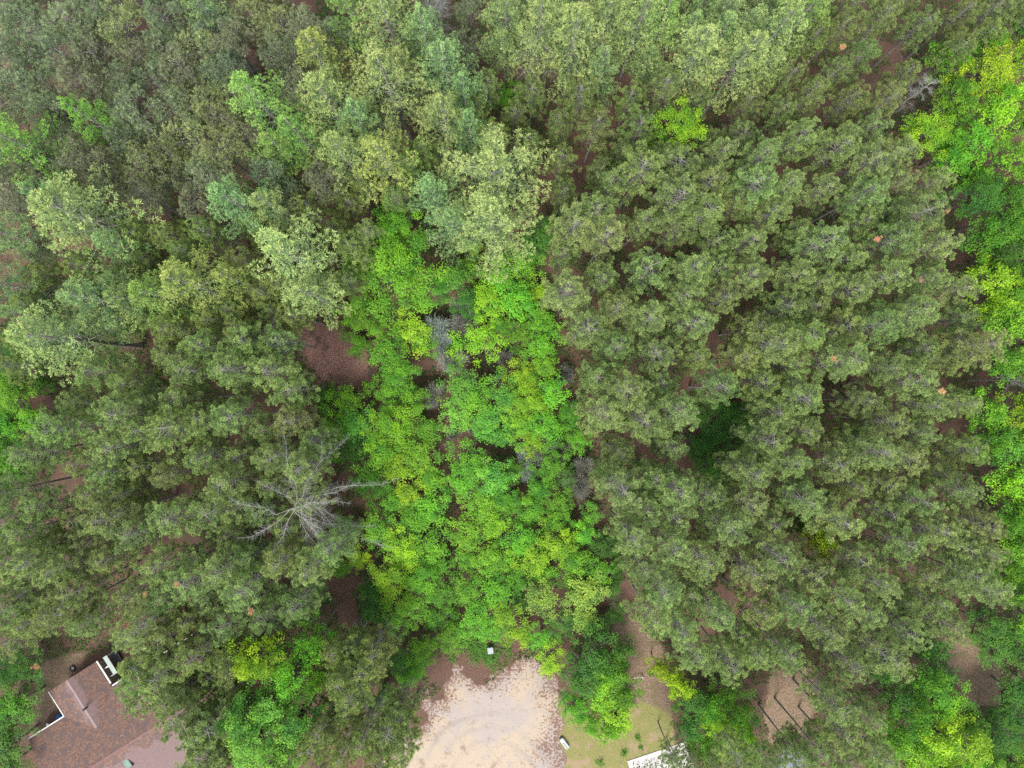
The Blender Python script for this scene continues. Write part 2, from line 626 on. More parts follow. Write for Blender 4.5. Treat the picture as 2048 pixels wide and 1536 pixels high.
def grid_mesh(name, xs, ys, z, mat, keep=None, attrs=()):
    nx, ny = len(xs), len(ys)
    X, Y = np.meshgrid(xs, ys)
    V = np.stack([X.ravel(), Y.ravel(), np.broadcast_to(z, X.shape).ravel()], 1)
    I = np.arange(nx * ny).reshape(ny, nx)
    Q = np.stack([I[:-1, :-1], I[:-1, 1:], I[1:, 1:], I[1:, :-1]], -1).reshape(-1, 4)
    if keep is not None:
        Q = Q[keep.ravel()]
        used = np.unique(Q)
        re = np.full(nx * ny, -1)
        re[used] = np.arange(len(used))
        Q = re[Q]
        V = V[used]
    else:
        used = None
    me = bpy.data.meshes.new(name)
    me.vertices.add(len(V))
    me.vertices.foreach_set('co', V.astype(np.float32).ravel())
    me.loops.add(len(Q) * 4)
    me.loops.foreach_set('vertex_index', Q.astype(np.int32).ravel())
    me.polygons.add(len(Q))
    me.polygons.foreach_set('loop_start', np.arange(len(Q), dtype=np.int32) * 4)
    for nm, val in attrs:
        v = val.ravel()
        if used is not None:
            v = v[used]
        at = me.attributes.new(nm, 'FLOAT', 'POINT')
        at.data.foreach_set('value', v.astype(np.float32))
    me.materials.append(mat)
    me.update(calc_edges=True)
    return me


def ground_mat():
    m, N, Lk = new_mat('forest_floor')
    g = N.new('ShaderNodeNewGeometry')
    P = g.outputs['Position']
    big = noise(N, Lk, P, .35, 5)
    fine = noise(N, Lk, P, 5.0, 6, .7)
    tiny = noise(N, Lk, P, 14.0, 3, .6)
    c = mixrgb(N, Lk, (.082, .045, .030), (.160, .088, .060), ramp(N, Lk, fine, .38, .62))
    c = mixrgb(N, Lk, c, (.27, .16, .125), ramp(N, Lk, tiny, .58, .72))
    c = mixrgb(N, Lk, c, mixrgb(N, Lk, mixrgb(N, Lk, (.17, .082, .062), (.30, .16, .125), ramp(N, Lk, fine, .40, .60)), (.66, .47, .39), ramp(N, Lk, noise(N, Lk, P, 6.5, 3, .7), .55, .66)), attr(N, 'litter').outputs['Fac'])
    c = mixrgb(N, Lk, c, (.085, .060, .042), ramp(N, Lk, big, .5, .72))
    dirt = mixrgb(N, Lk, (.13, .09, .055), (.31, .21, .145), ramp(N, Lk, fine, .38, .62))
    dirt = mixrgb(N, Lk, dirt, (.16, .13, .065), ramp(N, Lk, noise(N, Lk, P, .8, 5, .65), .5, .62))
    dm = attr(N, 'dirt').outputs['Fac']
    e = math_n(N, Lk, 'ADD', dm, math_n(N, Lk, 'MULTIPLY', math_n(N, Lk, 'SUBTRACT', fine, .5), .9))
    c = mixrgb(N, Lk, c, dirt, ramp(N, Lk, e, .35, .7))
    gm = attr(N, 'lawn').outputs['Fac']
    patch = noise(N, Lk, P, .55, 4)
    grass = mixrgb(N, Lk, (.15, .165, .045), (.27, .235, .085), ramp(N, Lk, fine, .35, .65))
    grass = mixrgb(N, Lk, grass, (.30, .215, .13), ramp(N, Lk, patch, .50, .66))
    e = math_n(N, Lk, 'ADD', gm, math_n(N, Lk, 'MULTIPLY', math_n(N, Lk, 'SUBTRACT', fine, .5), .9))
    c = mixrgb(N, Lk, c, grass, ramp(N, Lk, e, .3, .7))
    p = N.new('ShaderNodeBsdfPrincipled')
    p.inputs['Roughness'].default_value = .95
    Lk.new(c, p.inputs['Base Color'])
    bp = N.new('ShaderNodeBump')
    bp.inputs['Strength'].default_value = .6
    bp.inputs['Distance'].default_value = .08
    Lk.new(fine, bp.inputs['Height'])
    Lk.new(bp.outputs[0], p.inputs['Normal'])
    o = N.new('ShaderNodeOutputMaterial')
    Lk.new(p.outputs[0], o.inputs[0])
    return m


def sand_mat():
    m, N, Lk = new_mat('pale_sand')
    g = N.new('ShaderNodeNewGeometry')
    P = g.outputs['Position']
    big = noise(N, Lk, P, .16, 3)
    mid = noise(N, Lk, P, .9, 5, .65)
    fine = noise(N, Lk, P, 3.6, 5, .65)
    c = mixrgb(N, Lk, (.43, .345, .255), (.375, .32, .285), ramp(N, Lk, big, .42, .58))
    c = mixrgb(N, Lk, c, (.34, .30, .275), ramp(N, Lk, mid, .48, .70))
    c = mixrgb(N, Lk, c, (.30, .20, .135), ramp(N, Lk, noise(N, Lk, P, 7.0, 4, .7), .60, .72))
    c = mixrgb(N, Lk, c, (.24, .15, .10), ramp(N, Lk, fine, .56, .72))
    c = mixrgb(N, Lk, c, (.29, .205, .145), ramp(N, Lk, noise(N, Lk, P, .55, 6, .7), .55, .68))
    tk = math_n(N, Lk, 'MULTIPLY', attr(N, 'track').outputs['Fac'], .55)
    c = mixrgb(N, Lk, c, (.27, .235, .21), tk)
    ed = attr(N, 'edge').outputs['Fac']
    e = math_n(N, Lk, 'ADD', ed, math_n(N, Lk, 'MULTIPLY', math_n(N, Lk, 'SUBTRACT', fine, .5), 4.2))
    e = math_n(N, Lk, 'ADD', e, math_n(N, Lk, 'MULTIPLY', math_n(N, Lk, 'SUBTRACT', mid, .5), 1.5))
    c = mixrgb(N, Lk, (.175, .105, .078), c, ramp(N, Lk, e, .0, .6))
    p = N.new('ShaderNodeBsdfPrincipled')
    p.inputs['Roughness'].default_value = .95
    Lk.new(c, p.inputs['Base Color'])
    bp = N.new('ShaderNodeBump')
    bp.inputs['Strength'].default_value = .4
    bp.inputs['Distance'].default_value = .06
    Lk.new(mid, bp.inputs['Height'])
    Lk.new(bp.outputs[0], p.inputs['Normal'])
    o = N.new('ShaderNodeOutputMaterial')
    Lk.new(p.outputs[0], o.inputs[0])
    return m


xs, ys = ground_grid(-95, 95, -75, 75, .5)
XX, YY = np.meshgrid(xs, ys)
PX, PY = XX / (K * H) + 1024, 768 - YY / (K * H)
lawn = np.clip(poly_dist(PX, PY, LAWN) / 24 + .5 + .25 * vnoise(XX, YY, 1.5, 3), 0, 1)
dirt = np.zeros_like(lawn)
for q in DIRT:
    dirt = np.maximum(dirt, np.clip(poly_dist(PX, PY, q) / 26 + .5 + .25 * vnoise(XX, YY, 1.5, 5), 0, 1))
litter = np.clip(poly_dist(PX, PY, LITTER) / 20 + .6, 0, 1)
far = lambda a: np.concatenate([[-1500.], a, [1500.]])
pad = lambda a: np.pad(a, 1, mode='edge')
gro = obj('ground', grid_mesh('ground', far(xs), far(ys), 0.0, ground_mat(), attrs=(('lawn', pad(lawn)), ('dirt', pad(dirt)), ('litter', pad(litter)))))
gro['kind'] = 'structure'

xs, ys = ground_grid(-22, 12, -58, -31, .14)
XX, YY = np.meshgrid(xs, ys)
PX, PY = XX / (K * H) + 1024, 768 - YY / (K * H)
sd = poly_dist(PX, PY, SAND) + 4 + 13 * vnoise(XX, YY, 2.2, 12) + 11 * vnoise(XX, YY, .9, 8) + 9 * vnoise(XX, YY, .35, 9)
rr = np.hypot(PX - 985, (PY - 1575))
track = sum(np.exp(-((rr - q + 5 * vnoise(XX, YY, 4.0, 41)) / 5.0) ** 2) for q in (92, 118, 146)) * np.clip(.6 + .8 * vnoise(XX, YY, 2.5, 42), 0, 1)
cc = (sd[:-1, :-1] + sd[1:, 1:] + sd[1:, :-1] + sd[:-1, 1:]) / 4
so = obj('sandy_clearing', grid_mesh('sandy_clearing', xs, ys, .004, sand_mat(), keep=cc > 0, attrs=(('edge', sd / 55), ('track', track))))
so['kind'] = 'structure'

# ------------------------------------------------------------------ the planting plan, in photo pixels
POLY_RIGHT = [(1120, 500), (1150, 440), (1190, 385), (1260, 335), (1400, 315), (1500, 290), (1600, 255), (1700, 240), (1770, 245), (1830, 300), (1880, 360),
              (1905, 480), (1930, 560), (1955, 640), (1965, 700), (1940, 780), (1950, 880), (1975, 960), (1985, 1060), (1990, 1150), (2000, 1220),
              (1940, 1270), (1860, 1270), (1800, 1320), (1740, 1360), (1640, 1320), (1580, 1360), (1500, 1350), (1420, 1340), (1350, 1290), (1300, 1240),
              (1260, 1150), (1250, 1050), (1235, 960), (1215, 880), (1195, 800), (1180, 720), (1150, 640), (1130, 570)]
HOLES_RIGHT = [(1440, 880, 92), (1628, 1072, 62), (1500, 850, 52)]
POLY_LEFT = [(20, 950), (60, 870), (130, 800), (130, 750), (240, 715), (340, 700), (450, 660), (540, 660), (590, 720), (610, 800), (630, 870), (640, 940), (655, 1000),
             (665, 1080), (655, 1160), (610, 1210), (520, 1240), (470, 1280), (470, 1340), (420, 1370), (400, 1430), (460, 1470), (480, 1560), (375, 1560), (370, 1470),
             (330, 1440), (290, 1440), (245, 1400), (235, 1340), (180, 1285), (110, 1290), (60, 1260), (0, 1290), (-30, 1290), (-30, 980)]
HOLES_LEFT = [(440, 1410, 34), (560, 1370, 100), (535, 1440, 95), (218, 1338, 58), (150, 1340, 34), (550, 1290, 40), (665, 1000, 48), (640, 960, 40), (650, 1050, 40)]
POLY_TOP = [(975, 160), (1040, 170), (1110, 185), (1200, 180), (1300, 195), (1340, 160), (1440, 185), (1530, 170), (1600, 90), (1660, 20), (1720, -20), (2060, -20),
            (2060, 60), (1930, 95), (1840, 130), (1800, 200), (1720, 215), (1600, 235), (1500, 265), (1410, 290), (1300, 330), (1220, 345), (1150, 400), (1105, 390),
            (1080, 310), (1020, 240), (970, 225)]
HOLES_TOP = [(1350, 275, 52), (1010, 195, 34), (1390, 110, 60), (1480, 120, 58), (1290, 330, 22)]


def fill(poly, holes, dist, seed):
    """Trees set as evenly as a plantation sets them, with the wander of a grown one."""
    r = np.random.default_rng(seed)
    p = np.array(poly)
    out = []
    for k in range(26000):
        x, y = r.uniform(p[:, 0].min(), p[:, 0].max()), r.uniform(p[:, 1].min(), p[:, 1].max())
        if not in_poly(np.array(x), np.array(y), poly):
            continue
        if any((x - a) ** 2 + (y - b) ** 2 < c * c for a, b, c in holes):
            continue
        dd = dist * (1 + .12 * math.sin(x * .021 + y * .013))
        if all((x - a) ** 2 + (y - b) ** 2 > dd * dd for a, b in out):
            out.append((x, y))
    return out


def rows(pts, band=76):
    """(row, place) of each point, rows counted from the top and places from the left."""
    y0 = min(p[1] for p in pts)
    rr = [int((p[1] - y0) // band) for p in pts]
    used = sorted(set(rr))
    out = [None] * len(pts)
    for i, q in enumerate(used):
        idx = sorted((k for k in range(len(pts)) if rr[k] == q), key=lambda k: pts[k][0])
        for j, k in enumerate(idx):
            out[k] = (i + 1, j + 1)
    return out


VAR_RED = [red_pine(18, 2.2, 8.4), red_pine(18, 2.4, 9.0), red_pine(17.4, 2.0, 7.6), red_pine(18.3, 2.3, 7.2, 1.5), red_pine(17.7, 2.55, 8.0, 1.3),
           red_pine(18.1, 2.1, 9.2), red_pine(17.8, 2.35, 7.4, 1.6), red_pine(18.2, 2.15, 8.6), red_pine(18.1, 1.9, 7.0, 1.8), red_pine(17.9, 2.45, 8.2)]
VAR_WHITE = [white_pine(20, 3.8, .42), white_pine(20.5, 3.6, .46), white_pine(19.5, 4.0, .40), white_pine(20, 3.6, .5), white_pine(20.2, 3.9, .44), white_pine(20, 3.7, .38)]
VAR_GREY = [grey_pine(15, 2.5, 5.2), grey_pine(15.4, 2.3, 5.8), grey_pine(14.6, 2.7, 4.8), grey_pine(15.1, 2.4, 5.4), grey_pine(14.8, 2.6, 6.0)]
VAR_BIG = [broadleaf(11, 3.6, .175), broadleaf(11.5, 3.4, .18), broadleaf(10.5, 3.8, .17), broadleaf(11, 3.5, .175)]
VAR_MID = [broadleaf(7.2, 2.3, .16), broadleaf(7.6, 2.1, .165), broadleaf(6.8, 2.4, .155), broadleaf(7.0, 2.2, .16, .85), broadleaf(7.3, 2.25, .15)]
VAR_SMALL = [broadleaf(3.6, 1.5, .125, 1.0, .1), broadleaf(3.3, 1.6, .13, .9, .1), broadleaf(3.9, 1.4, .12, 1.0, .1)]
VAR_SHRUB = [twiggy(1.5, 1.9, 800, M_TWIG, .014), twiggy(1.6, 1.7, 900, M_TWIG, .013), twiggy(1.4, 2.0, 750, M_TWIG, .015)]
VAR_BARE = [bare_tree(14, 2.6, 26), bare_tree(13.5, 2.4, 22)]


def pines(pts, variants, h, name, what, region, group, smin, smax, zc, tint=(1, 1, 1), band=76, spread=.03):
    for (x, y), (r_, c_) in zip(pts, rows(pts, band)):
        s = rng.uniform(smin, smax)
        sz = s * rng.uniform(.94, 1.05)
        loc = W(x, y, h * sz * zc)
        k = rng.integers(len(variants))
        j = 1 + rng.normal(0, spread, 3)
        size = 'broad' if s > smin + (smax - smin) * .66 else ('slim' if s < smin + (smax - smin) * .33 else 'middling')
        cr, tr = variants[k]
        plant(name, (('crown', cr), ('trunk', tr)), loc, rng.uniform(0, 6.28), s,
              '%s %s in the %s, %s row down, %s from left' % (size, what, region, ORD[r_], ORD[c_]), 'pine tree', group,
              tuple(np.array(tint) * j), sz)
        FOREST.append((loc[0], loc[1]))


P_RIGHT = fill(POLY_RIGHT, HOLES_RIGHT, 58, 1)
pines(P_RIGHT, VAR_RED, 18, 'red_pine', 'olive red pine', 'right plantation', 'red pines of the right plantation', .80, 1.10, .88)
P_LEFT = [q for q in fill(POLY_LEFT, HOLES_LEFT, 56, 2) if not (q[0] > 200 and q[1] > 1335)]
P_LEFT += [(272, 1362), (290, 1398), (336, 1400), (318, 1352), (352, 1438), (392, 1468), (408, 1508), (390, 1545), (425, 1455), (372, 1376), (425, 1350), (448, 1500), (440, 1545), (465, 1340), (398, 1412), (470, 1545)]
pines(P_LEFT, VAR_RED, 18, 'red_pine', 'olive red pine', 'left plantation', 'red pines of the left plantation', .80, 1.08, .88)
P_TOP = fill(POLY_TOP, HOLES_TOP, 60, 3)
pines(P_TOP, VAR_RED, 18, 'red_pine', 'dark red pine', 'stand along the top', 'red pines of the top stand', .70, .86, .86, (.80, .80, .76))


def parse(s):
    out = []
    for e in s.replace('\n', ' ').split(';'):
        f = e.split()
        if f:
            out.append((float(f[0]), float(f[1]), float(f[2])) + tuple(f[3:]))
    return out


# olive pines under and between the white pines
P_UNDER = [(700, 405), (735, 465), (668, 462), (612, 408), (330, 470), (410, 462), (275, 470), (150, 530), (85, 548), (292, 520), (240, 556), (362, 500), (482, 522),
           (462, 618), (250, 640), (520, 585), (545, 622), (560, 565), (822, 330), (720, 365), (692, 560), (60, 610), (180, 580), (300, 640), (420, 640), (340, 660),
           (735, 520), (500, 440), (640, 560), (590, 630), (30, 680), (845, 300), (790, 395), (700, 490), (20, 730), (480, 655), (990, 270), (950, 225)]
pines(P_UNDER, VAR_RED, 18, 'red_pine', 'olive pine', 'white pine wood', 'olive pines between the white pines', .70, .84, .86, (.92, .92, .8))
P_LOW = [(700, 1300), (722, 1345), (682, 1360), (745, 1310), (668, 1305), (700, 1395), (690, 1430), (775, 1465), (722, 1485), (802, 1430), (682, 1512), (622, 1495), (762, 1522), (560, 1545),
         (505, 1548), (800, 1500), (640, 1460)]
pines(P_LOW, VAR_RED, 18, 'red_pine', 'olive pine', 'clump beside the sand', 'pines beside the sandy clearing', .84, 1.0, .88, (.95, .95, .8))
P_BR = [(1692, 1470), (1640, 1505), (1740, 1438), (1762, 1512), (1702, 1532), (1602, 1520), (1490, 1540), (1672, 1415), (1545, 1545)]
P_BR2 = [(1430, 1540), (1348, 1518), (1390, 1530), (1365, 1548)]
pines(P_BR, VAR_RED, 18, 'red_pine', 'sparse grey pine', 'driveway group', 'sparse pines by the driveway', .84, 1.0, .88, (.95, 1.0, .95))
pines(P_BR2, VAR_RED, 18, 'red_pine', 'low sparse pine', 'driveway corner', 'low pines over the driveway corner', .50, .6, .88, (.95, 1.0, .95))
P_FRAME = [(-185, 1425), (-170, 1520), (-150, 1390)]
pines(P_FRAME, VAR_RED, 18, 'red_pine', 'leaning pine', 'yard beside the house', 'pines beside the house', .95, 1.0, .88)

WHITE = parse('''990 345 96 p;985 440 72 p;868 385 46 b;905 450 48 b;590 515 84 p;625 590 52 p;155 430 90 p;470 405 58 b;385 570 66 y;312 590 52 g;195 600 60 b;110 675 82 p;
520 205 64 g;655 200 66 p;640 118 52 y;775 165 74 p;892 140 56 b;890 240 54 p;772 322 62 y;688 312 56 p;600 272 46 g;775 42 64 p;700 22 48 g;722 245 48 b;562 300 38 g;
1080 45 58 p;1150 70 66 p;1012 28 46 p;1285 30 52 p;1390 108 56 p;1482 118 56 p;1562 52 54 p;1625 8 48 g;1202 140 34 b;28 282 62 v;185 240 42 v;20 572 48 b;20 470 44 b;
240 492 34 b;545 415 44 p;850 70 48 b;930 190 40 b;1330 30 40 g;1215 30 46 p;940 260 36 b;110 400 46 b;470 560 40 y;260 600 42 p;60 630 40 b;410 20 42 b''')
WT = {'p': ((1.10, 1.06, .94), 'pale'), 'b': ((.86, 1.0, .98), 'bluish'), 'g': ((.88, 1.06, .66), 'fresh green'), 'y': ((1.14, 1.04, .72), 'yellowish'), 'v': ((.7, 1.0, .45), 'vivid green')}
for (x, y, r, c), (a, b) in zip(WHITE, rows([q[:2] for q in WHITE], 90)):
    k = rng.integers(len(VAR_WHITE))
    s = r * K * (H - 14.5) / 3.7 * 1.28
    s = min(max(s, .65), 1.75)
    sz = min(1.15, .72 + .33 * s)
    loc = W(x, y, 20 * sz * .74)
    col, word = WT[c]
    size = 'very large' if r > 80 else 'large' if r > 60 else 'medium' if r > 47 else 'small'
    plant('white_pine', (('crown', VAR_WHITE[k][0]), ('trunk', VAR_WHITE[k][1])), loc, rng.uniform(0, 6.28), s,
          '%s %s plumed white pine, upper wood, %s row down, %s from left' % (size, word, ORD[a], ORD[b]), 'pine tree', 'white pines of the upper wood',
          tuple(np.array(col) * rng.uniform(.92, 1.06)), sz)
    FOREST.append((loc[0], loc[1]))

GREY = parse('''60 60 54;150 50 50;250 50 46 y;330 40 44;420 42 42 b;500 30 40 y;130 112 48;192 112 38 n;262 110 36 n;322 90 40;398 95 46 y;468 85 40 n;560 40 44 y;612 60 38 n;560 112 40;
620 142 40 n;38 172 50;92 182 44;162 162 42 n;300 152 44;362 132 38 n;450 132 44 b;390 192 52 y;340 212 46;270 222 46;430 232 44 y;98 262 44;150 322 42 n;280 332 48 y;372 272 48 y;
240 282 36;440 302 44 y;482 268 40 n;202 332 38 n;20 382 48 n;288 384 36 n;412 342 40;540 345 38 b;640 362 38 n;0 205 44;8 110 44;0 20 46;200 20 40;460 180 42 y;240 160 38;
60 330 36 n;330 300 36 y;660 70 40;590 180 36 n;230 375 32 n;380 400 34 n;560 380 34;100 220 38;10 330 40''')
GT = {'': ((.95, 1.02, .95), 'grey-green'), 'y': ((1.18, 1.16, .86), 'yellowish'), 'b': ((.9, 1.08, 1.08), 'bluish'), 'n': ((1.0, .92, .92), 'brownish')}
for q, (a, b) in zip(GREY, rows([q[:2] for q in GREY], 66)):
    x, y, r = q[:3]
    col, word = GT[q[3] if len(q) > 3 else '']
    k = rng.integers(len(VAR_GREY))
    s = r * K * (H - 13) / 2.35
    loc = W(x, y, 13.0)
    plant('grey_pine', (('crown', VAR_GREY[k][0]), ('trunk', VAR_GREY[k][1])), loc, rng.uniform(0, 6.28), s,
          '%s soft-crowned pine in the top left wood, %s row down, %s from left' % (word, ORD[a], ORD[b]), 'pine tree', 'soft pines of the top left wood',
          tuple(np.array(col) * rng.uniform(.9, 1.08)), rng.uniform(.92, 1.08))
    FOREST.append((loc[0], loc[1]))

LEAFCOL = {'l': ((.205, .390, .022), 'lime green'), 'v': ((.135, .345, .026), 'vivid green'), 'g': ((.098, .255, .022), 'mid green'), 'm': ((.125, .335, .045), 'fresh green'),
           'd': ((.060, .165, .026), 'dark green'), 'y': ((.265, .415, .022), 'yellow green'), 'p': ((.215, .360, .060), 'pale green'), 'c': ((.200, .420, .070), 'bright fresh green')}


def hardwoods(data, what, region, group, h=None, band=70):
    d = parse(data)
    for q, (a, b) in zip(d, rows([q[:2] for q in d], band)):
        x, y, r, c = q[:4]
        zc = (h or min(9, max(1.4, r * .115))) * .72
        rm = r * K * (H - zc)
        var, nom = (VAR_SMALL, 1.5) if rm < 1.8 else ((VAR_MID, 2.25) if rm < 2.9 else (VAR_BIG, 3.6))
        k = rng.integers(len(var))
        s = rm / nom
        base_h = {1.5: 3.6, 2.25: 7.2, 3.6: 11.}[nom]
        hh = h * rng.uniform(.9, 1.1) if h else zc / .72
        loc = W(x, y, zc)
        col, word = LEAFCOL[c]
        plant('broadleaf_tree' if hh > 4.5 else 'leafy_sapling', (('crown', var[k][0]), ('trunk', var[k][1])), loc, rng.uniform(0, 6.28), s,
              '%s %s in the %s, %s row down, %s from left' % (word, what, region, ORD[a], ORD[b]), 'tree', group,
              tuple(np.array(col) * rng.uniform(.9, 1.1)), hh / base_h)
        FOREST.append((loc[0], loc[1]))


CLEARING = '''730 640 36 g;715 690 28 g;828 660 42 l;778 700 44 g;800 748 48 v;728 600 30 g;755 655 24 l;848 690 30 g;
908 560 42 d;938 605 34 d;880 575 38 m;1000 545 44 v;1050 530 40 v;975 600 40 l;1030 602 44 v;1075 592 34 l;1075 640 38 v;1040 660 40 g;1082 690 38 v;1005 650 30 g;
1045 752 38 y;1085 730 38 v;925 770 42 m;960 802 46 v;1012 790 42 m;1055 802 48 l;1100 790 40 v;1042 852 38 v;1092 850 40 v;1132 830 30 g;1062 880 34 l;920 830 38 m;972 842 38 m;
690 802 38 v;652 792 26 d;720 850 44 m;790 850 56 l;758 902 44 v;832 902 46 v;800 932 42 l;852 862 34 g;710 902 34 d;742 962 40 g;862 962 34 v;822 990 40 y;782 1002 36 v;862 1012 40 v;
832 1042 40 v;762 1062 44 v;722 1112 32 y;690 1082 26 d;802 1092 48 l;862 1092 44 v;782 1152 52 l;842 1152 48 v;882 1182 38 g;822 1212 44 v;872 1232 34 g;742 1182 34 d;792 1242 30 m;742 1222 28 d;
940 922 44 v;982 952 46 m;930 962 40 v;962 1002 44 v;1002 992 38 g;990 1042 40 l;942 1062 40 v;1032 1012 30 g;
1102 930 34 g;1132 952 28 d;1082 972 34 g;1062 1012 36 v;1122 1002 30 g;1112 1042 34 v;1042 1082 40 v;1122 1082 44 l;1162 1062 34 v;1182 1032 25 m;1072 1112 44 l;1002 1112 40 v;962 1122 38 v;
1152 1122 40 v;1202 1092 30 d;1192 1142 34 v;940 1182 40 v;992 1172 40 v;1032 1152 34 g;952 1232 42 v;1012 1232 40 l;902 1252 28 g;985 1252 30 v;1045 1200 26 d;
1085 1195 42 p;1172 1180 42 p;1162 1226 38 p;1222 1172 28 d;1132 1242 34 d;1192 1262 30 d;1042 1272 28 l;902 1272 34 g;842 1302 36 v;802 1322 30 d;832 1332 28 v;1102 1322 34 l;1085 1272 30 v;
945 500 22 l;1090 470 44 d;1062 502 34 d;1132 440 32 d;770 790 32 v;835 800 34 g;1150 880 30 v;1225 1100 22 d;1180 1180 24 g;700 870 30 v;
870 1130 30 v;930 1120 30 g;1090 1150 32 v;1050 1040 28 g;1020 940 30 g;1140 1160 30 g;1230 1230 22 d;920 690 24 g;700 630 26 v;1110 880 26 g;1000 870 28 m;
940 540 30 g;985 570 26 v;'''
hardwoods(CLEARING, 'young hardwood', 'central clearing', 'young hardwoods of the central clearing')
hardwoods('''1950 160 60 y;1992 210 46 l;1900 130 42 v;1920 290 46 v;1965 250 44 l;2032 120 46 l;2002 330 50 v;2035 250 46 g;1870 130 36 g;1885 205 38 g;1905 230 40 v;1890 290 36 v;2045 190 40 l;1960 100 34 g;2040 60 40 g;
1940 400 54 d;2002 430 58 g;1950 480 48 g;2032 500 44 g;2030 380 40 v;1960 570 48 l;2012 592 54 l;1992 652 50 v;2032 692 40 g;1990 722 44 v;2040 560 36 g;1975 620 36 l;2045 640 36 v;1985 520 30 d;
1962 822 46 v;2022 832 42 l;2002 892 48 m;2032 932 44 m;1962 880 40 g;1995 962 44 l;2022 1012 48 v;2012 1082 48 v;2042 1142 44 v;2002 1142 38 g;2035 1210 40 v;2040 880 36 v;2045 1050 36 g;1990 1030 34 g;2020 1180 34 g''',
          'edge hardwood', 'right edge strip', 'hardwoods of the right edge', 11.5)
hardwoods('''1842 1345 42 g;1872 1402 60 v;1802 1420 52 g;1905 1470 62 l;1835 1500 56 l;1930 1525 48 v;1782 1385 42 d;1855 1450 50 l;1790 1480 46 v;1760 1330 34 d;1770 1540 40 g;1880 1535 44 l''',
          'maple', 'lower right maple stand', 'maples at the lower right', 12)
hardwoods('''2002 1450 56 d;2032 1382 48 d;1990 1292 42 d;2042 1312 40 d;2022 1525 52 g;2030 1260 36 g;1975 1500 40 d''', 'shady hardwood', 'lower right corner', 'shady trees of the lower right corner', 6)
hardwoods('''1430 862 40 d;1472 902 44 d;1422 932 36 d;1402 832 30 d;1482 842 32 d;1450 945 30 d;1500 900 28 d;1500 860 30 d;1460 830 28 d;1400 890 28 d''', 'understorey tree', 'right plantation gaps', 'understorey trees in the plantation gaps', 3.2)
hardwoods('''40 790 50 v;18 842 46 v;66 840 38 v;8 902 40 g;30 755 34 g;90 765 26 d;0 960 30 v;5 1000 24 g''', 'hardwood', 'thicket at the left edge', 'hardwoods at the left edge', 8)
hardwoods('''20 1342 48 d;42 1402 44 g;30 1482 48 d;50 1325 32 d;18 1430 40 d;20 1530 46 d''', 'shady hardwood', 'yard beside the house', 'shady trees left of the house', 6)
hardwoods('''1182 1312 48 d;1222 1342 46 g;1162 1352 42 d;1198 1392 46 v;1232 1425 44 l;1152 1405 34 g;1250 1385 34 g;1245 1300 30 d;1205 1350 36 l;1180 1440 24 v;1222 1452 30 v''', 'leafy hardwood', 'sandside mound', 'hardwoods right of the sandy clearing', 7)
hardwoods('''1318 1335 24 y;1345 1352 26 y;1366 1372 28 y;1385 1402 36 d;1432 1452 52 l;1472 1422 40 g;1402 1482 40 g;1492 1492 34 g;1380 1450 36 d;1450 1390 34 g;1420 1410 36 v;1480 1460 30 l''', 'hardwood', 'driveway bank', 'hardwoods above the driveway', 6.5)
hardwoods('''548 1285 50 y;515 1300 36 y;626 1275 38 v;600 1332 50 v;562 1378 60 c;602 1420 50 c;532 1450 60 c;520 1395 46 c;640 1350 36 g;492 1400 28 d;575 1480 46 c;550 1410 50 c''', 'maple', 'lower left grove', 'maples right of the house', 17)

big = (('broadleaf_tree', 1630, 1078, 36, 'y', 14, 'small yellow green tree alone in a gap of the right plantation'),
       ('broadleaf_tree', 1600, 1050, 26, 'd', 9, 'dark green tree beside the yellow green tree in the plantation gap'),
       ('broadleaf_tree', 800, 545, 98, 'v', 13, 'large vivid green hardwood standing at the top of the clearing'),
       ('broadleaf_tree', 790, 460, 50, 'v', 12, 'vivid green hardwood top standing above the large clearing hardwood'),
       ('leafy_sapling', 960, 683, 46, 'l', 4.6, 'rounded lime green sapling beside the pale grey shrubs'),
       ('broadleaf_tree', 1352, 272, 52, 'l', 16, 'lone lime green tree among the dark pines at the top'),
       ('broadleaf_tree', 1322, 312, 38, 'v', 8, 'vivid green lower tree at the foot of the lone lime tree'),
       ('leafy_sapling', 1010, 195, 32, 'v', 3, 'dense round vivid green bush alone among the top pines'),
       ('broadleaf_tree', 1832, 275, 54, 'l', 12, 'feathery bright lime tree at the plantation corner'),
       ('broadleaf_tree', 1880, 335, 40, 'v', 11, 'green hardwood just below the feathery lime tree'),
       ('broadleaf_tree', 440, 1410, 32, 'y', 9, 'small yellow green tree standing alone among pines near the house'))
GIANT = [broadleaf(13, 4.6, .17, 1.25), broadleaf(12, 3.0, .15, 1.2)]
for nm, x, y, r, c, h, lab in big:
    rm = r * K * (H - h * .72)
    var, nom, bh = (VAR_SMALL, 1.5, 3.6) if rm < 1.8 else ((VAR_MID, 2.25, 7.2) if rm < 2.9 else (VAR_BIG, 3.6, 11.))
    if r > 45 and h > 11:
        var, nom, bh = (GIANT[:1], 4.6, 13.) if r > 70 else (GIANT[1:], 3.0, 12.)
    k = rng.integers(len(var))
    loc = W(x, y, h * .72)
    plant(nm, (('crown', var[k][0]), ('trunk', var[k][1])), loc, rng.uniform(0, 6.28), rm / nom, lab, 'tree', None, LEAFCOL[c][0], h / bh)

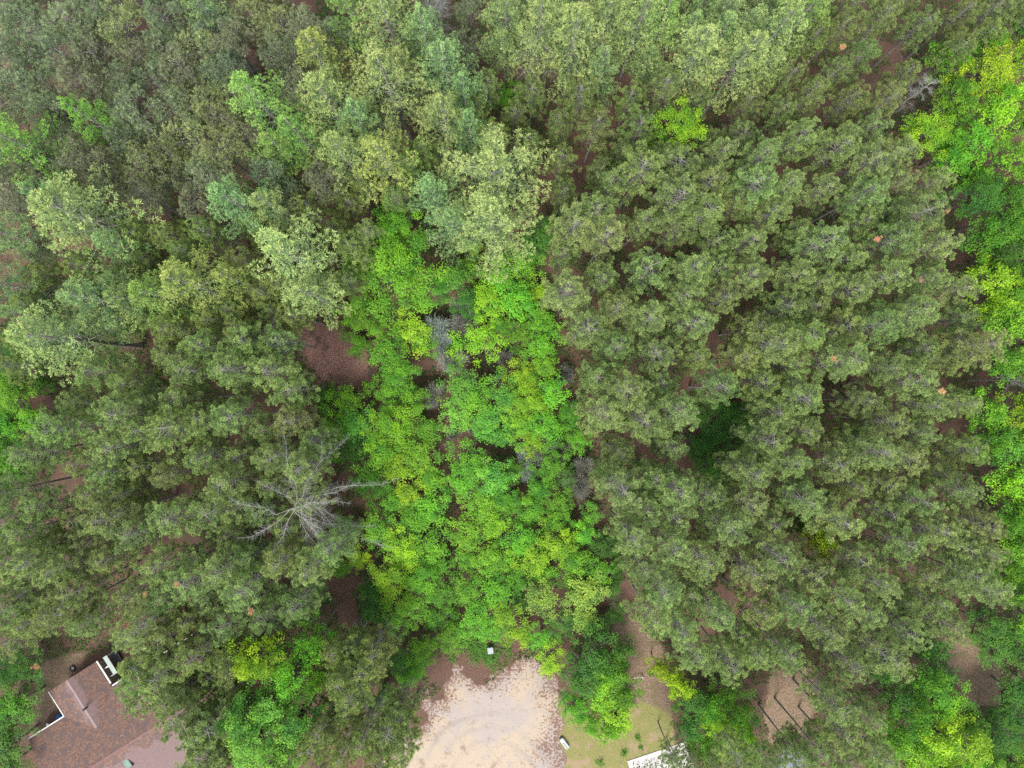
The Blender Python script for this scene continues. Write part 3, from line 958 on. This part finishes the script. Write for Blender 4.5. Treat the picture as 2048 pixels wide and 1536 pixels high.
SHR = [(930, 615, 22, 'pale'), (875, 662, 29, 'bluish'), (928, 652, 25, 'dull'), (905, 722, 26, 'pale'), (870, 790, 22, 'dull'), (1085, 890, 26, 'dull'), (1048, 905, 18, 'bluish'),
       (1056, 942, 19, 'bluish'), (1150, 968, 26, 'dull'), (1072, 602, 17, 'dull'), (942, 852, 14, 'pale'), (1080, 915, 20, 'dull'), (890, 690, 22, 'bluish'), (1120, 905, 18, 'dull'),
       (1165, 930, 20, 'dull'), (1010, 715, 16, 'dull'), (1130, 750, 18, 'dull'), (985, 765, 16, 'dull'), (905, 865, 16, 'dull'), (1225, 960, 16, 'dull')]
SC = {'pale': (1.1, 1.14, 1.0), 'bluish': (1.0, 1.14, 1.04), 'dull': (.72, .70, .62)}
for (x, y, r, c), (a, b) in zip(SHR, rows([q[:2] for q in SHR], 90)):
    k = rng.integers(3)
    loc = W(x, y, 1.3)
    st, tw = VAR_SHRUB[k]
    plant('bare_shrub', (('stem', st), ('twigs', tw)), loc, rng.uniform(0, 6.28), r * K * 88 / 1.5 * 1.3,
          '%s grey twiggy shrub in the central clearing, %s row down, %s from left' % (c, ORD[a], ORD[b]), 'shrub', 'grey shrubs of the clearing', SC[c], r * K * 88 / 1.5 * 1.9)
for x, y, r, lab in ((1060, 105, 42, 'grey leafless tree among the pines at the top'), (872, 42, 50, 'brown leafless tree at the top edge between white pines'),
                     (1835, 185, 34, 'grey brown brushy dead tree beside the right edge hardwoods'), (605, 105, 36, 'grey dead tree between the soft pines at the top'),
                     (295, 395, 30, 'grey dead tree above the very large pale white pine'), (465, 130, 34, 'grey bare tree among yellowish soft pines'),
                     (1095, 120, 28, 'small grey leafless tree under the top white pines'), (2045, 760, 30, 'bare brown tree in the dark gap at the right edge')):
    k = rng.integers(2)
    loc = W(x, y, 10)
    plant('bare_tree', (('limbs', VAR_BARE[k][0]), ('trunk', VAR_BARE[k][1])), loc, rng.uniform(0, 6.28), r * K * 80 / 2.5, lab, 'dead tree', None, (1, 1, 1), .95)

# the big dead pine whose limbs reach over the clearing
dead = bare_tree(18.5, 9.6, 28, bias=-.1, zlo=.60)
plant('dead_pine', (('limbs', dead[0]), ('trunk', dead[1])), W(592, 1012, 15.5), 0, 1.0, 'large dead grey pine whose bare limbs reach over the clearing edge', 'dead tree')
dead2 = bare_tree(13, 4.2, 20, bias=.6, zlo=.5)
plant('dead_pine', (('limbs', dead2[0]), ('trunk', dead2[1])), W(745, 1440, 10), 0, 1.0, 'smaller dead pine with grey limbs beside the sandy clearing', 'dead tree')
dead3 = bare_tree(14, 3.6, 16, bias=.1, zlo=.6)
plant('dead_pine', (('limbs', dead3[0]), ('trunk', dead3[1])), W(545, 690, 11), 0, 1.0, 'dead pine with grey limbs beside the brown needle clearing', 'dead tree')


# trees that close the canopy up to and just past the frame
TAKEN = []
for o in COL.objects:
    if o.type == 'EMPTY' and o.get('category') in ('pine tree', 'tree', 'dead tree', 'shrub'):
        zc_ = 14 if o['category'] == 'pine tree' else 6
        TAKEN.append((o.location.x / (K * (H - zc_)) + 1024, 768 - o.location.y / (K * (H - zc_))))
BIGW = [(q[0], q[1], q[2]) for q in WHITE]
r_ = np.random.default_rng(77)
FILL = {'grey': [], 'edge': [], 'top': [], 'low': []}
for _ in range(9000):
    x, y = r_.uniform(-60, 2110), r_.uniform(-60, 1590)
    if y < 640 and x < 960 and not (x > 690 and y > 415):
        kind, dist = 'grey', 46 if x < 300 else 50
    elif y < 130 and x > 930 and x < 1760:
        kind, dist = 'top', 52
    elif x > 1850 and y > 330 and not in_poly(np.array(x), np.array(y), POLY_RIGHT):
        kind, dist = 'edge', 44
    elif x < 110 and 690 < y < 1000 or (x < 0 and y < 1000):
        kind, dist = 'low', 44
    else:
        continue
    if 1870 < x < 2010 and 1260 < y < 1420 or (poly_dist(np.array(x), np.array(y), LITTER) > -40) or (1900 < x and 735 < y < 795):
        continue
    if kind == 'grey' and any((x - a) ** 2 + (y - b) ** 2 < (c * .95) ** 2 for a, b, c in BIGW):
        continue
    if all((x - a) ** 2 + (y - b) ** 2 > dist * dist for a, b in TAKEN):
        TAKEN.append((x, y))
        FILL[kind].append((x, y))
pines(FILL['grey'], VAR_GREY, 15, 'grey_pine', 'grey-green infill pine', 'upper left wood', 'soft pines between the larger crowns', .68, .88, .85, (.98, 1.04, .98), 60)
pines(FILL['top'], VAR_WHITE, 20, 'white_pine', 'bluish white pine', 'top edge row', 'white pines along the top edge', .62, .8, .78, (.95, 1.0, .95), 60)
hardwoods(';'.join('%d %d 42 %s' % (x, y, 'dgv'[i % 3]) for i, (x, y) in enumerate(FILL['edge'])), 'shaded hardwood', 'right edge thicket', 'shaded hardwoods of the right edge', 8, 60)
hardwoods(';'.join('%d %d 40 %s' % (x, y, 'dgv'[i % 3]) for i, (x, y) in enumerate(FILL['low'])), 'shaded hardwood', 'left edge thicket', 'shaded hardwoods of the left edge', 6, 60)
hardwoods('''610 620 26 v;590 645 20 v;772 1392 28 g;815 1352 26 v;752 1400 24 d;1905 330 32 d;1925 350 30 d;1400 1395 24 d;655 820 24 d;665 850 26 g;680 1130 28 g;700 1060 26 g;1240 1130 24 d;1205 940 20 d;660 880 24 d;670 910 22 g''', 'low hardwood', 'clearing border', 'low hardwoods on the clearing border', 3.5, 80)

# orange dead sprays caught in the crowns
g = Geo()
n = 26
tufts(g, rng.normal(0, .22, (n, 3)), unit(rng.normal(size=(n, 3)) + np.array((0, 0, 1))), 14, .3, .06, 10, 90, np.full(n, .3), rng.uniform(.4, 1, n))
spray = g.mesh('dead_spray', M_ORANGE)
for i, (x, y, where) in enumerate(((1685, 94, 'in the top pine stand'), (1667, 717, 'mid right plantation'), (1755, 478, 'upper right plantation'), (1842, 560, 'near the right plantation edge'), (1884, 782, 'at the right plantation edge'),
                                   (1895, 422, 'at the top right plantation edge'), (354, 1170, 'in the left plantation'), (253, 1250, 'above the house'), (502, 1222, 'near the yellow maples'), (72, 1333, 'beside the house'), (290, 1188, 'in the lower left plantation'))):
    o = obj('dead_branch', spray)
    o.location = W(x, y, 17.6)
    o.rotation_euler = (0, 0, i * 1.3)
    s = .55 if i not in (3, 5, 10) else .4
    o.scale = (s * 1.3, s, s * .7)
    tag(o, 'orange dead pine spray lodged in a crown, ' + where, 'dead branch', 'orange dead sprays')

# ------------------------------------------------------------------ undergrowth
g = Geo()
n = 330000
x = rng.uniform(-68, 68, n)
y = rng.uniform(-52, 52, n)
px, py = x / (K * H) + 1024, 768 - y / (K * H)
dens = vnoise(x, y, 3.0, 21) + .6 * vnoise(x, y, 1.1, 22)
keep = dens > -.3
keep &= poly_dist(px, py, SAND) < -4
keep &= (poly_dist(px, py, LITTER) < 6) & (poly_dist(px, py, LAWN) < -6)
for q in DIRT:
    keep &= poly_dist(px, py, q) < 0
HOUSE_BOX = [(70, 1350), (240, 1290), (430, 1230), (500, 1540), (60, 1540), (40, 1470)]
keep &= ~in_poly(px, py, HOUSE_BOX)
x, y = x[keep], y[keep]
n = len(x)
hgt = (.1 + .7 * np.clip(dens[keep] + .1, 0, 1)) * rng.uniform(.3, 1, n)
g.leaves(np.stack([x, y, hgt], 1), unit(rng.normal(0, .45, (n, 3)) + np.array((0, 0, 1))), rng.uniform(.14, .30, n), np.clip(rng.normal(.28, .2, n) + .25 * vnoise(x, y, 2, 31), 0, 1))
# herbs round the meter box and along the lawn
hx, hy = [], []
for cx, cy, rr, m in ((960, 1295, 34, 1500), (985, 1318, 26, 700), (930, 1278, 30, 900), (905, 1318, 12, 120), (1015, 1300, 16, 160), (1275, 1475, 8, 120), (1248, 1505, 9, 140), (1200, 1525, 12, 120), (1090, 1275, 20, 400), (1282, 1495, 6, 60),
                      (840, 1315, 30, 900), (1300, 1345, 8, 120), (1060, 1285, 18, 300)):
    a = rng.uniform(0, 6.28, m)
    q = rr * np.sqrt(rng.uniform(0, 1, m)) * (.75 + .3 * np.sin(2 * a + cx) + .22 * np.sin(3 * a + cy) + .18 * rng.normal(size=m))
    hx.append(cx + np.cos(a) * q); hy.append(cy + np.sin(a) * q)
hx, hy = np.concatenate(hx), np.concatenate(hy)
n = len(hx)
g.leaves(np.stack([(hx - 1024) * K * H, (768 - hy) * K * H, rng.uniform(.03, .35, n)], 1), unit(rng.normal(0, .4, (n, 3)) + np.array((0, 0, 1))), rng.uniform(.10, .2, n), rng.uniform(.5, 1.2, n))
ug = obj('undergrowth', g.mesh('undergrowth', M_HERB))
ug['kind'] = 'stuff'

# fallen sticks on the floor and the sand
g = Geo()
n = 5200
x, y = rng.uniform(-66, 66, n), rng.uniform(-50, 50, n)
px, py = x / (K * H) + 1024, 768 - y / (K * H)
ok = ~in_poly(px, py, HOUSE_BOX) & (poly_dist(px, py, SAND) < 8)
x, y = x[ok], y[ok]
n = len(x)
a = rng.uniform(0, 6.28, n)
l = rng.uniform(.15, .8, n)
A = np.stack([x, y, np.full(n, .02)], 1)
g.sticks(A, A + np.stack([np.cos(a) * l, np.sin(a) * l, rng.uniform(0, .12, n)], 1), .018, .008)
fs = obj('fallen_sticks', g.mesh('fallen_sticks', M_DEAD))
fs['kind'] = 'stuff'


# ------------------------------------------------------------------ house and small objects
class Box:
    """Boxes, prisms and cylinders gathered into one mesh, in a frame (origin, u, v)."""

    def __init__(s):
        s.bm = bmesh.new()

    def box(s, x0, x1, y0, y1, z0, z1, bev=0.0):
        m = Matrix.Translation(((x0 + x1) / 2, (y0 + y1) / 2, (z0 + z1) / 2)) @ Matrix.Diagonal((x1 - x0, y1 - y0, z1 - z0, 1))
        r = bmesh.ops.create_cube(s.bm, size=1, matrix=m)
        if bev:
            ed = list({e for v in r['verts'] for e in v.link_edges})
            bmesh.ops.bevel(s.bm, geom=ed, offset=bev, segments=2, affect='EDGES')
        return s

    def cyl(s, x, y, z0, z1, r0, r1=None, n=20, axis='Z'):
        m = Matrix.Translation((x, y, (z0 + z1) / 2))
        if axis != 'Z':
            m = Matrix.Translation((x, y, z0)) @ Matrix.Rotation(math.pi / 2, 4, axis)
        bmesh.ops.create_cone(s.bm, cap_ends=True, segments=n, radius1=r0, radius2=r0 if r1 is None else r1, depth=z1 - z0 if axis == 'Z' else abs(z1), matrix=m)
        return s

    def solid(s, top, thick):
        """A sloping slab: its top outline and how thick it is."""
        a = [s.bm.verts.new(p) for p in top]
        b = [s.bm.verts.new((p[0], p[1], p[2] - thick)) for p in top]
        s.bm.faces.new(a)
        s.bm.faces.new(b[::-1])
        n = len(top)
        for i in range(n):
            s.bm.faces.new((a[i], b[i], b[(i + 1) % n], a[(i + 1) % n]))
        return s

    def build(s, name, mat, parent=None, frame=None):
        bmesh.ops.recalc_face_normals(s.bm, faces=s.bm.faces)
        me = bpy.data.meshes.new(name)
        s.bm.to_mesh(me)
        s.bm.free()
        me.materials.append(mat)
        o = obj(name, me, parent)
        if frame is not None:
            o.matrix_world = frame
        return o


def roof_mat(name, axis_x, half, far=False):
    """Pinkish grey shingles mostly buried under fallen red-brown needles; barer along the ridge."""
    m, N, Lk = new_mat(name)
    tc = N.new('ShaderNodeTexCoord')
    P = tc.outputs['Object']
    sp = N.new('ShaderNodeSeparateXYZ')
    Lk.new(P, sp.inputs[0])
    fine = noise(N, Lk, P, 4.5, 6, .7)
    tiny = noise(N, Lk, P, 13.0, 4, .65)
    big = noise(N, Lk, P, .55, 4)
    br = N.new('ShaderNodeTexBrick')
    br.inputs['Scale'].default_value = 1.0
    br.inputs['Brick Width'].default_value = .32
    br.inputs['Row Height'].default_value = .16
    br.inputs['Mortar Size'].default_value = .008
    br.inputs['Color1'].default_value = (.225, .145, .140, 1)
    br.inputs['Color2'].default_value = (.185, .130, .130, 1)
    br.inputs['Mortar'].default_value = (.13, .10, .10, 1)
    Lk.new(P, br.inputs['Vector'])
    needles = mixrgb(N, Lk, (.115, .062, .045), (.255, .150, .112), ramp(N, Lk, fine, .36, .64))
    needles = mixrgb(N, Lk, needles, (.075, .048, .040), ramp(N, Lk, tiny, .52, .66))
    needles = mixrgb(N, Lk, needles, (.115, .082, .078), ramp(N, Lk, noise(N, Lk, P, 1.3, 5, .7), .45, .62))
    co = sp.outputs['X'] if axis_x is not None else sp.outputs['Y']
    if axis_x is not None:
        dd = math_n(N, Lk, 'ABSOLUTE', math_n(N, Lk, 'SUBTRACT', co, axis_x + .35), 0)
        e = math_n(N, Lk, 'SUBTRACT', half, dd)
    else:
        e = math_n(N, Lk, 'SUBTRACT', co, half)
    e = math_n(N, Lk, 'ADD', e, math_n(N, Lk, 'MULTIPLY', math_n(N, Lk, 'SUBTRACT', fine, .5), 1.6))
    e = math_n(N, Lk, 'ADD', e, math_n(N, Lk, 'MULTIPLY', math_n(N, Lk, 'SUBTRACT', big, .5), 6.0))
    bare = ramp(N, Lk, e, -.3, .6)
    bare = math_n(N, Lk, 'MULTIPLY', bare, .85)
    c = mixrgb(N, Lk, needles, br.outputs['Color'], bare)
    p = N.new('ShaderNodeBsdfPrincipled')
    p.inputs['Roughness'].default_value = .92
    Lk.new(c, p.inputs['Base Color'])
    bp = N.new('ShaderNodeBump')
    bp.inputs['Strength'].default_value = .5
    bp.inputs['Distance'].default_value = .05
    Lk.new(fine, bp.inputs['Height'])
    Lk.new(bp.outputs[0], p.inputs['Normal'])
    o = N.new('ShaderNodeOutputMaterial')
    Lk.new(p.outputs[0], o.inputs[0])
    return m


M_TRIM = plain_mat('white_trim', (.80, .79, .76), (.68, .66, .62), 2.0, .5)
M_WALL = plain_mat('tan_siding', (.42, .36, .29), (.36, .31, .25), 2.0, .8)
M_CAP = plain_mat('ridge_shingles', (.21, .115, .105), (.17, .095, .09), 4.0, .9)
M_DARK = plain_mat('dark_metal', (.06, .065, .075), (.035, .035, .04), 6.0, .5)
M_GLASS = plain_mat('green_glass', (.17, .25, .20), (.11, .17, .14), 3.0, .15)
M_PALE = plain_mat('pale_green_paint', (.36, .42, .37), (.30, .35, .31), 3.0, .6)
M_BLUE = plain_mat('blue_plastic', (.02, .15, .55), (.03, .20, .65), 3.0, .35)
M_RUBBER = plain_mat('black_rubber', (.025, .025, .025), (.05, .048, .045), 8.0, .8)
M_STEEL = plain_mat('galvanised_steel', (.36, .37, .40), (.27, .29, .32), 5.0, .45, .3)
M_STEEL2 = plain_mat('pale_blue_grey_steel', (.31, .36, .385), (.26, .31, .33), 5.0, .5)
M_BIRCH = plain_mat('white_birch_wood', (.72, .70, .64), (.52, .48, .42), 6.0, .8)
M_LOG = plain_mat('red_brown_logs', (.10, .028, .018), (.045, .016, .012), 9.0, .85)
M_SLATE = plain_mat('slate_blue_roofing', (.15, .155, .20), (.21, .21, .25), 2.5, .7)

ZE = 2.8
E0, E1 = W(58, 1478, ZE), W(410, 1255, ZE)
u = unit((E1 - E0)[:2])
v = np.array((u[1], -u[0]))                 # from the back eave towards the ridge
LEN = float(np.linalg.norm((E1 - E0)[:2])) * .93
FR = Matrix(((u[0], v[0], 0, E0[0]), (u[1], v[1], 0, E0[1]), (0, 0, -1 if False else 1, 0), (0, 0, 0, 1)))


def loc_ab(px, py, z):
    d = W(px, py, z)[:2] - E0[:2]
    return float(d @ u), float(d @ v)


RB, PITCH = 6.7, .33
ZR = ZE + RB * PITCH
aL = (loc_ab(128, 1433, ZE)[0] + loc_ab(97, 1381, ZE)[0]) / 2
aR = (loc_ab(217, 1362, ZE)[0] + loc_ab(193, 1325, ZE)[0]) / 2
bF = (loc_ab(97, 1381, ZE)[1] + loc_ab(193, 1325, ZE)[1]) / 2
aM = (aL + aR) / 2
WR = (aR - aL) / 2 * PITCH
house = bpy.data.objects.new('house', None)
COL.objects.link(house)
house.matrix_world = FR
tag(house, 'low house with needle-covered shingle roof and white gutters, half hidden by pines', 'house')
ID = Matrix.Identity(4)


def hp(b, name, mat, parent=house):
    o = b.build(name, mat)
    o.parent = parent
    return o


hp(Box().box(.4, LEN - .4, .5, 2 * RB - .5, 0, ZE - .1).box(aL + .4, aR - .4, bF + .4, .6, 0, ZE - .1), 'wall', M_WALL)
roof = hp(Box().solid([(0, 0, ZE), (LEN, 0, ZE), (LEN, RB, ZR), (0, RB, ZR)], .16).solid([(0, RB, ZR), (LEN, RB, ZR), (LEN, 2 * RB, ZE), (0, 2 * RB, ZE)], .16), 'roof', roof_mat('main_roof_shingles', None, RB + 1.2))
hp(Box().solid([(0, RB - .16, ZR - .03), (LEN, RB - .16, ZR - .03), (LEN, RB, ZR + .04), (0, RB, ZR + .04)], .05).solid([(0, RB, ZR + .04), (LEN, RB, ZR + .04), (LEN, RB + .16, ZR - .03), (0, RB + .16, ZR - .03)], .05), 'ridge_cap', M_CAP, roof)
bA = WR / PITCH
wing = hp(Box().solid([(aL, bF, ZE), (aM, bF, ZE + WR), (aM, bA, ZE + WR + .01), (aL, 0, ZE + .01)], .16).solid([(aM, bF, ZE + WR), (aR, bF, ZE), (aR, 0, ZE + .01), (aM, bA, ZE + WR + .01)], .16), 'roof', roof_mat('wing_roof_shingles', aM, .75))
hp(Box().solid([(aM - .14, bF, ZE + WR - .02), (aM, bF, ZE + WR + .04), (aM, bA - .3, ZE + WR + .04), (aM - .14, bA - .3, ZE + WR - .02)], .04).solid([(aM, bF, ZE + WR + .04), (aM + .14, bF, ZE + WR - .02), (aM + .14, bA - .3, ZE + WR - .02), (aM, bA - .3, ZE + WR + .04)], .04), 'ridge_cap', plain_mat('ridge_strip', (.33, .24, .24), (.27, .20, .20)), wing)
hp(Box().box(0, aL, -.14, -.005, ZE - .14, ZE + .015), 'gutter', M_TRIM)
hp(Box().box(aR + .1, LEN, -.14, -.005, ZE - .14, ZE + .015), 'gutter', M_TRIM)
hp(Box().box(aL - .10, aL - .005, bF, -.16, ZE - .14, ZE + .01), 'gutter', M_TRIM)
hp(Box().box(aR + .005, aR + .17, bF, -.4, ZE - .14, ZE + .015), 'gutter', M_TRIM)
pa, pb = loc_ab(172, 1416, ZE + 1.2)
hp(Box().cyl(pa, pb, ZE + .8, ZE + 1.75, .11).cyl(pa, pb, ZE + 1.75, ZE + 1.83, .19, .1), 'vent_pipe', M_DARK)
sa, sb = loc_ab(252, 1529, ZR - .3)
zs_ = ZE + (2 * RB - sb) * PITCH
sk = hp(Box().box(sa - .42, sa + .42, sb - .62, sb + .62, zs_ - .3, zs_ + .13, .02), 'skylight', M_DARK)
hp(Box().box(sa - .36, sa + .36, sb - .56, sb + .56, zs_ + .135, zs_ + .16), 'pane', M_GLASS, sk)

# the porch frame beside the wing
pc = bpy.data.objects.new('porch_frame', None)
COL.objects.link(pc)
pc.matrix_world = FR
tag(pc, 'pale green porch frame with a white cross beam beside the house wing', 'porch')
p0, p1 = loc_ab(209, 1313, 2.4), loc_ab(232, 1347, 2.4)
am = (p0[0] + p1[0]) / 2
b0, b1 = sorted((p0[1], p1[1]))
hp(Box().box(am - .28, am + .28, b0, b1, 2.32, 2.44, .01), 'canopy', M_PALE, pc)
hp(Box().box(aR + .2, am - .285, (b0 + b1) / 2 - .07, (b0 + b1) / 2 + .07, 2.3, 2.43), 'beam', M_TRIM, pc)
hp(Box().box(aR + .2, am - .285, b1 - .1, b1, 2.3, 2.43), 'beam', M_PALE, pc)
hp(Box().box(aR + .2, am + .2, b0, b1, .0, .35), 'floor', M_DARK, pc)
for bb in (b0 + .1, b1 - .1):
    hp(Box().box(am + .05, am + .19, bb - .07, bb + .07, .35, 2.315), 'post', M_TRIM, pc)


def empty(name, loc, rz, label, cat, group=None):
    o = bpy.data.objects.new(name, None)
    COL.objects.link(o)
    o.location = [float(q) for q in loc]
    o.rotation_euler = (0, 0, rz)
    return tag(o, label, cat, group)


t = empty('water_barrel', W(121, 1434, .6) * np.array((1, 1, 0)), 0, 'blue plastic barrel in the corner between house wing and gutter', 'barrel')
hp(Box().cyl(0, 0, 0, .9, .34, .38).cyl(0, 0, .9, .95, .4), 'body', M_BLUE, t)
hp(Box().cyl(0, 0, .955, .985, .36).cyl(.14, .05, .985, 1.02, .07), 'lid', M_BLUE, t)
t = empty('old_tyre', W(145, 1337, .15) * np.array((1, 1, 0)), 0, 'round black tyre with grey centre by the front of the house wing', 'tyre')
bm = bmesh.new()
for k in range(24):
    for j in range(10):
        A_, B_ = 2 * math.pi * k / 24, 2 * math.pi * j / 10
        rr = .30 + .11 * math.cos(B_)
        bm.verts.new((rr * math.cos(A_), rr * math.sin(A_), .12 + .115 * math.sin(B_)))
bm.verts.ensure_lookup_table()
for k in range(24):
    for j in range(10):
        q = [k * 10 + j, ((k + 1) % 24) * 10 + j, ((k + 1) % 24) * 10 + (j + 1) % 10, k * 10 + (j + 1) % 10]
        bm.faces.new([bm.verts[i] for i in q])
bx = Box()
bx.bm.free()
bx.bm = bm
hp(bx, 'tread', M_RUBBER, t)
hp(Box().cyl(0, 0, .05, .14, .185), 'rim', M_STEEL, t)
t = empty('garden_bucket', W(96, 1449, .2) * np.array((1, 1, 0)), 0, 'small pale green bucket on the ground below the back gutter', 'bucket')
hp(Box().cyl(0, 0, 0, .3, .13, .17), 'body', M_PALE, t)
hp(Box().cyl(0, 0, .3, .33, .185), 'rim', M_TRIM, t)

# cable pedestal, meter box, birch stick, slab, shed, log pile
t = empty('utility_box', W(981, 1300, .5) * np.array((1, 1, 0)), .1, 'pale blue-grey utility box standing in the green herbs above the sand', 'utility box')
hp(Box().box(-.33, .33, -.36, .36, 0, .75, .03), 'body', M_STEEL2, t)
hp(Box().box(-.36, .36, -.39, .39, .755, .82, .02), 'lid', M_STEEL2, t)
hp(Box().cyl(.22, .55, 0, 1.2, .06), 'post', M_DARK, t)
ang = math.atan2(-(1497 - 1478), 1136 - 1122)
t = empty('cable_pedestal', W(1129, 1487, .3) * np.array((1, 1, 0)), ang, 'long low galvanised box on a bare earth ring beside the lawn', 'utility box')
hp(Box().box(-.75, .75, -.26, .26, 0, .42, .05), 'body', M_STEEL, t)
hp(Box().box(-.2, .78, -.16, -.02, .425, .52, .02), 'lid', M_PALE, t)
hp(Box().box(-.84, -.755, -.2, .2, 0, .3, .02), 'door', M_DARK, t)

g = Geo()
A_ = W(1262, 1361, .3)
B_ = W(1276, 1355, .5)
C_ = W(1285, 1354, .5)
g.tube([A_, (A_ + B_) / 2 + np.array((0, .1, 0)), B_, C_], [.03, .05, .06, .07], 6)
g.tube([C_, W(1285, 1357, .4)], [.06, .05], 6)
g.tube([W(1285, 1357, .4), W(1289, 1358, .3)], [.05, .03], 6)
g.tube([C_, C_ * np.array((1, 1, 0))], [.05, .05], 6)
tag(obj('birch_stick', g.mesh('birch_stick', M_BIRCH)), 'white forked birch stick beside the leafy mound and the dirt path', 'stick')

D0, D1 = W(1254, 1522), W(1338, 1494)
du = unit((D1 - D0)[:2])
dv = np.array((du[1], -du[0]))
m, N, Lk = new_mat('driveway_concrete')
gg = N.new('ShaderNodeNewGeometry')
c = mixrgb(N, Lk, (.60, .545, .52), (.48, .44, .42), ramp(N, Lk, noise(N, Lk, gg.outputs['Position'], .9, 6), .42, .68))
c = mixrgb(N, Lk, c, (.32, .28, .25), ramp(N, Lk, noise(N, Lk, gg.outputs['Position'], 3.0, 4), .68, .76))
p = N.new('ShaderNodeBsdfPrincipled')
p.inputs['Roughness'].default_value = .85
Lk.new(c, p.inputs['Base Color'])
o = N.new('ShaderNodeOutputMaterial')
Lk.new(p.outputs[0], o.inputs[0])
b = Box()
for i in range(3):
    for j in range(3):
        b.box(i * 2.6, i * 2.6 + 2.575, j * 2.6, j * 2.6 + 2.575, -.1, .09, .012)
FD = Matrix(((du[0], dv[0], 0, D0[0]), (du[1], dv[1], 0, D0[1]), (0, 0, 1, 0), (0, 0, 0, 1)))
dw = b.build('driveway', m, None, FD)
dw['kind'] = 'structure'

t = empty('garden_shed', W(1583, 1530, 2.0) * np.array((1, 1, 0)), -.35, 'garden shed with a slate blue roof, half hidden under sparse pines', 'shed')
hp(Box().box(-1.3, 1.3, -1.5, 1.5, 0, 1.95), 'wall', M_WALL, t)
hp(Box().solid([(-1.5, -1.7, 1.95), (-1.5, 1.7, 1.95), (0, 1.7, 2.5), (0, -1.7, 2.5)], .08).solid([(0, -1.7, 2.5), (0, 1.7, 2.5), (1.5, 1.7, 1.95), (1.5, -1.7, 1.95)], .08), 'roof', M_SLATE, t)
t = empty('log_pile', W(1566, 1491, .4) * np.array((1, 1, 0)), .5, 'dark red-brown log pile behind the slate-roofed shed', 'log pile')
b = Box()
for j in range(4):
    for i in range(7 - j):
        b.cyl(-.8 + i * .25 + j * .125, rng.uniform(-.08, .08), .13 + j * .21, 1.25 + rng.uniform(-.1, .1), .12, .115, 9, 'X')
hp(b, 'logs', M_LOG, t)
for q in (-1, 1):
    hp(Box().cyl(.98 * q, 0, 0, 1.0, .05, .05, 8), 'stake', M_BARK2, t)
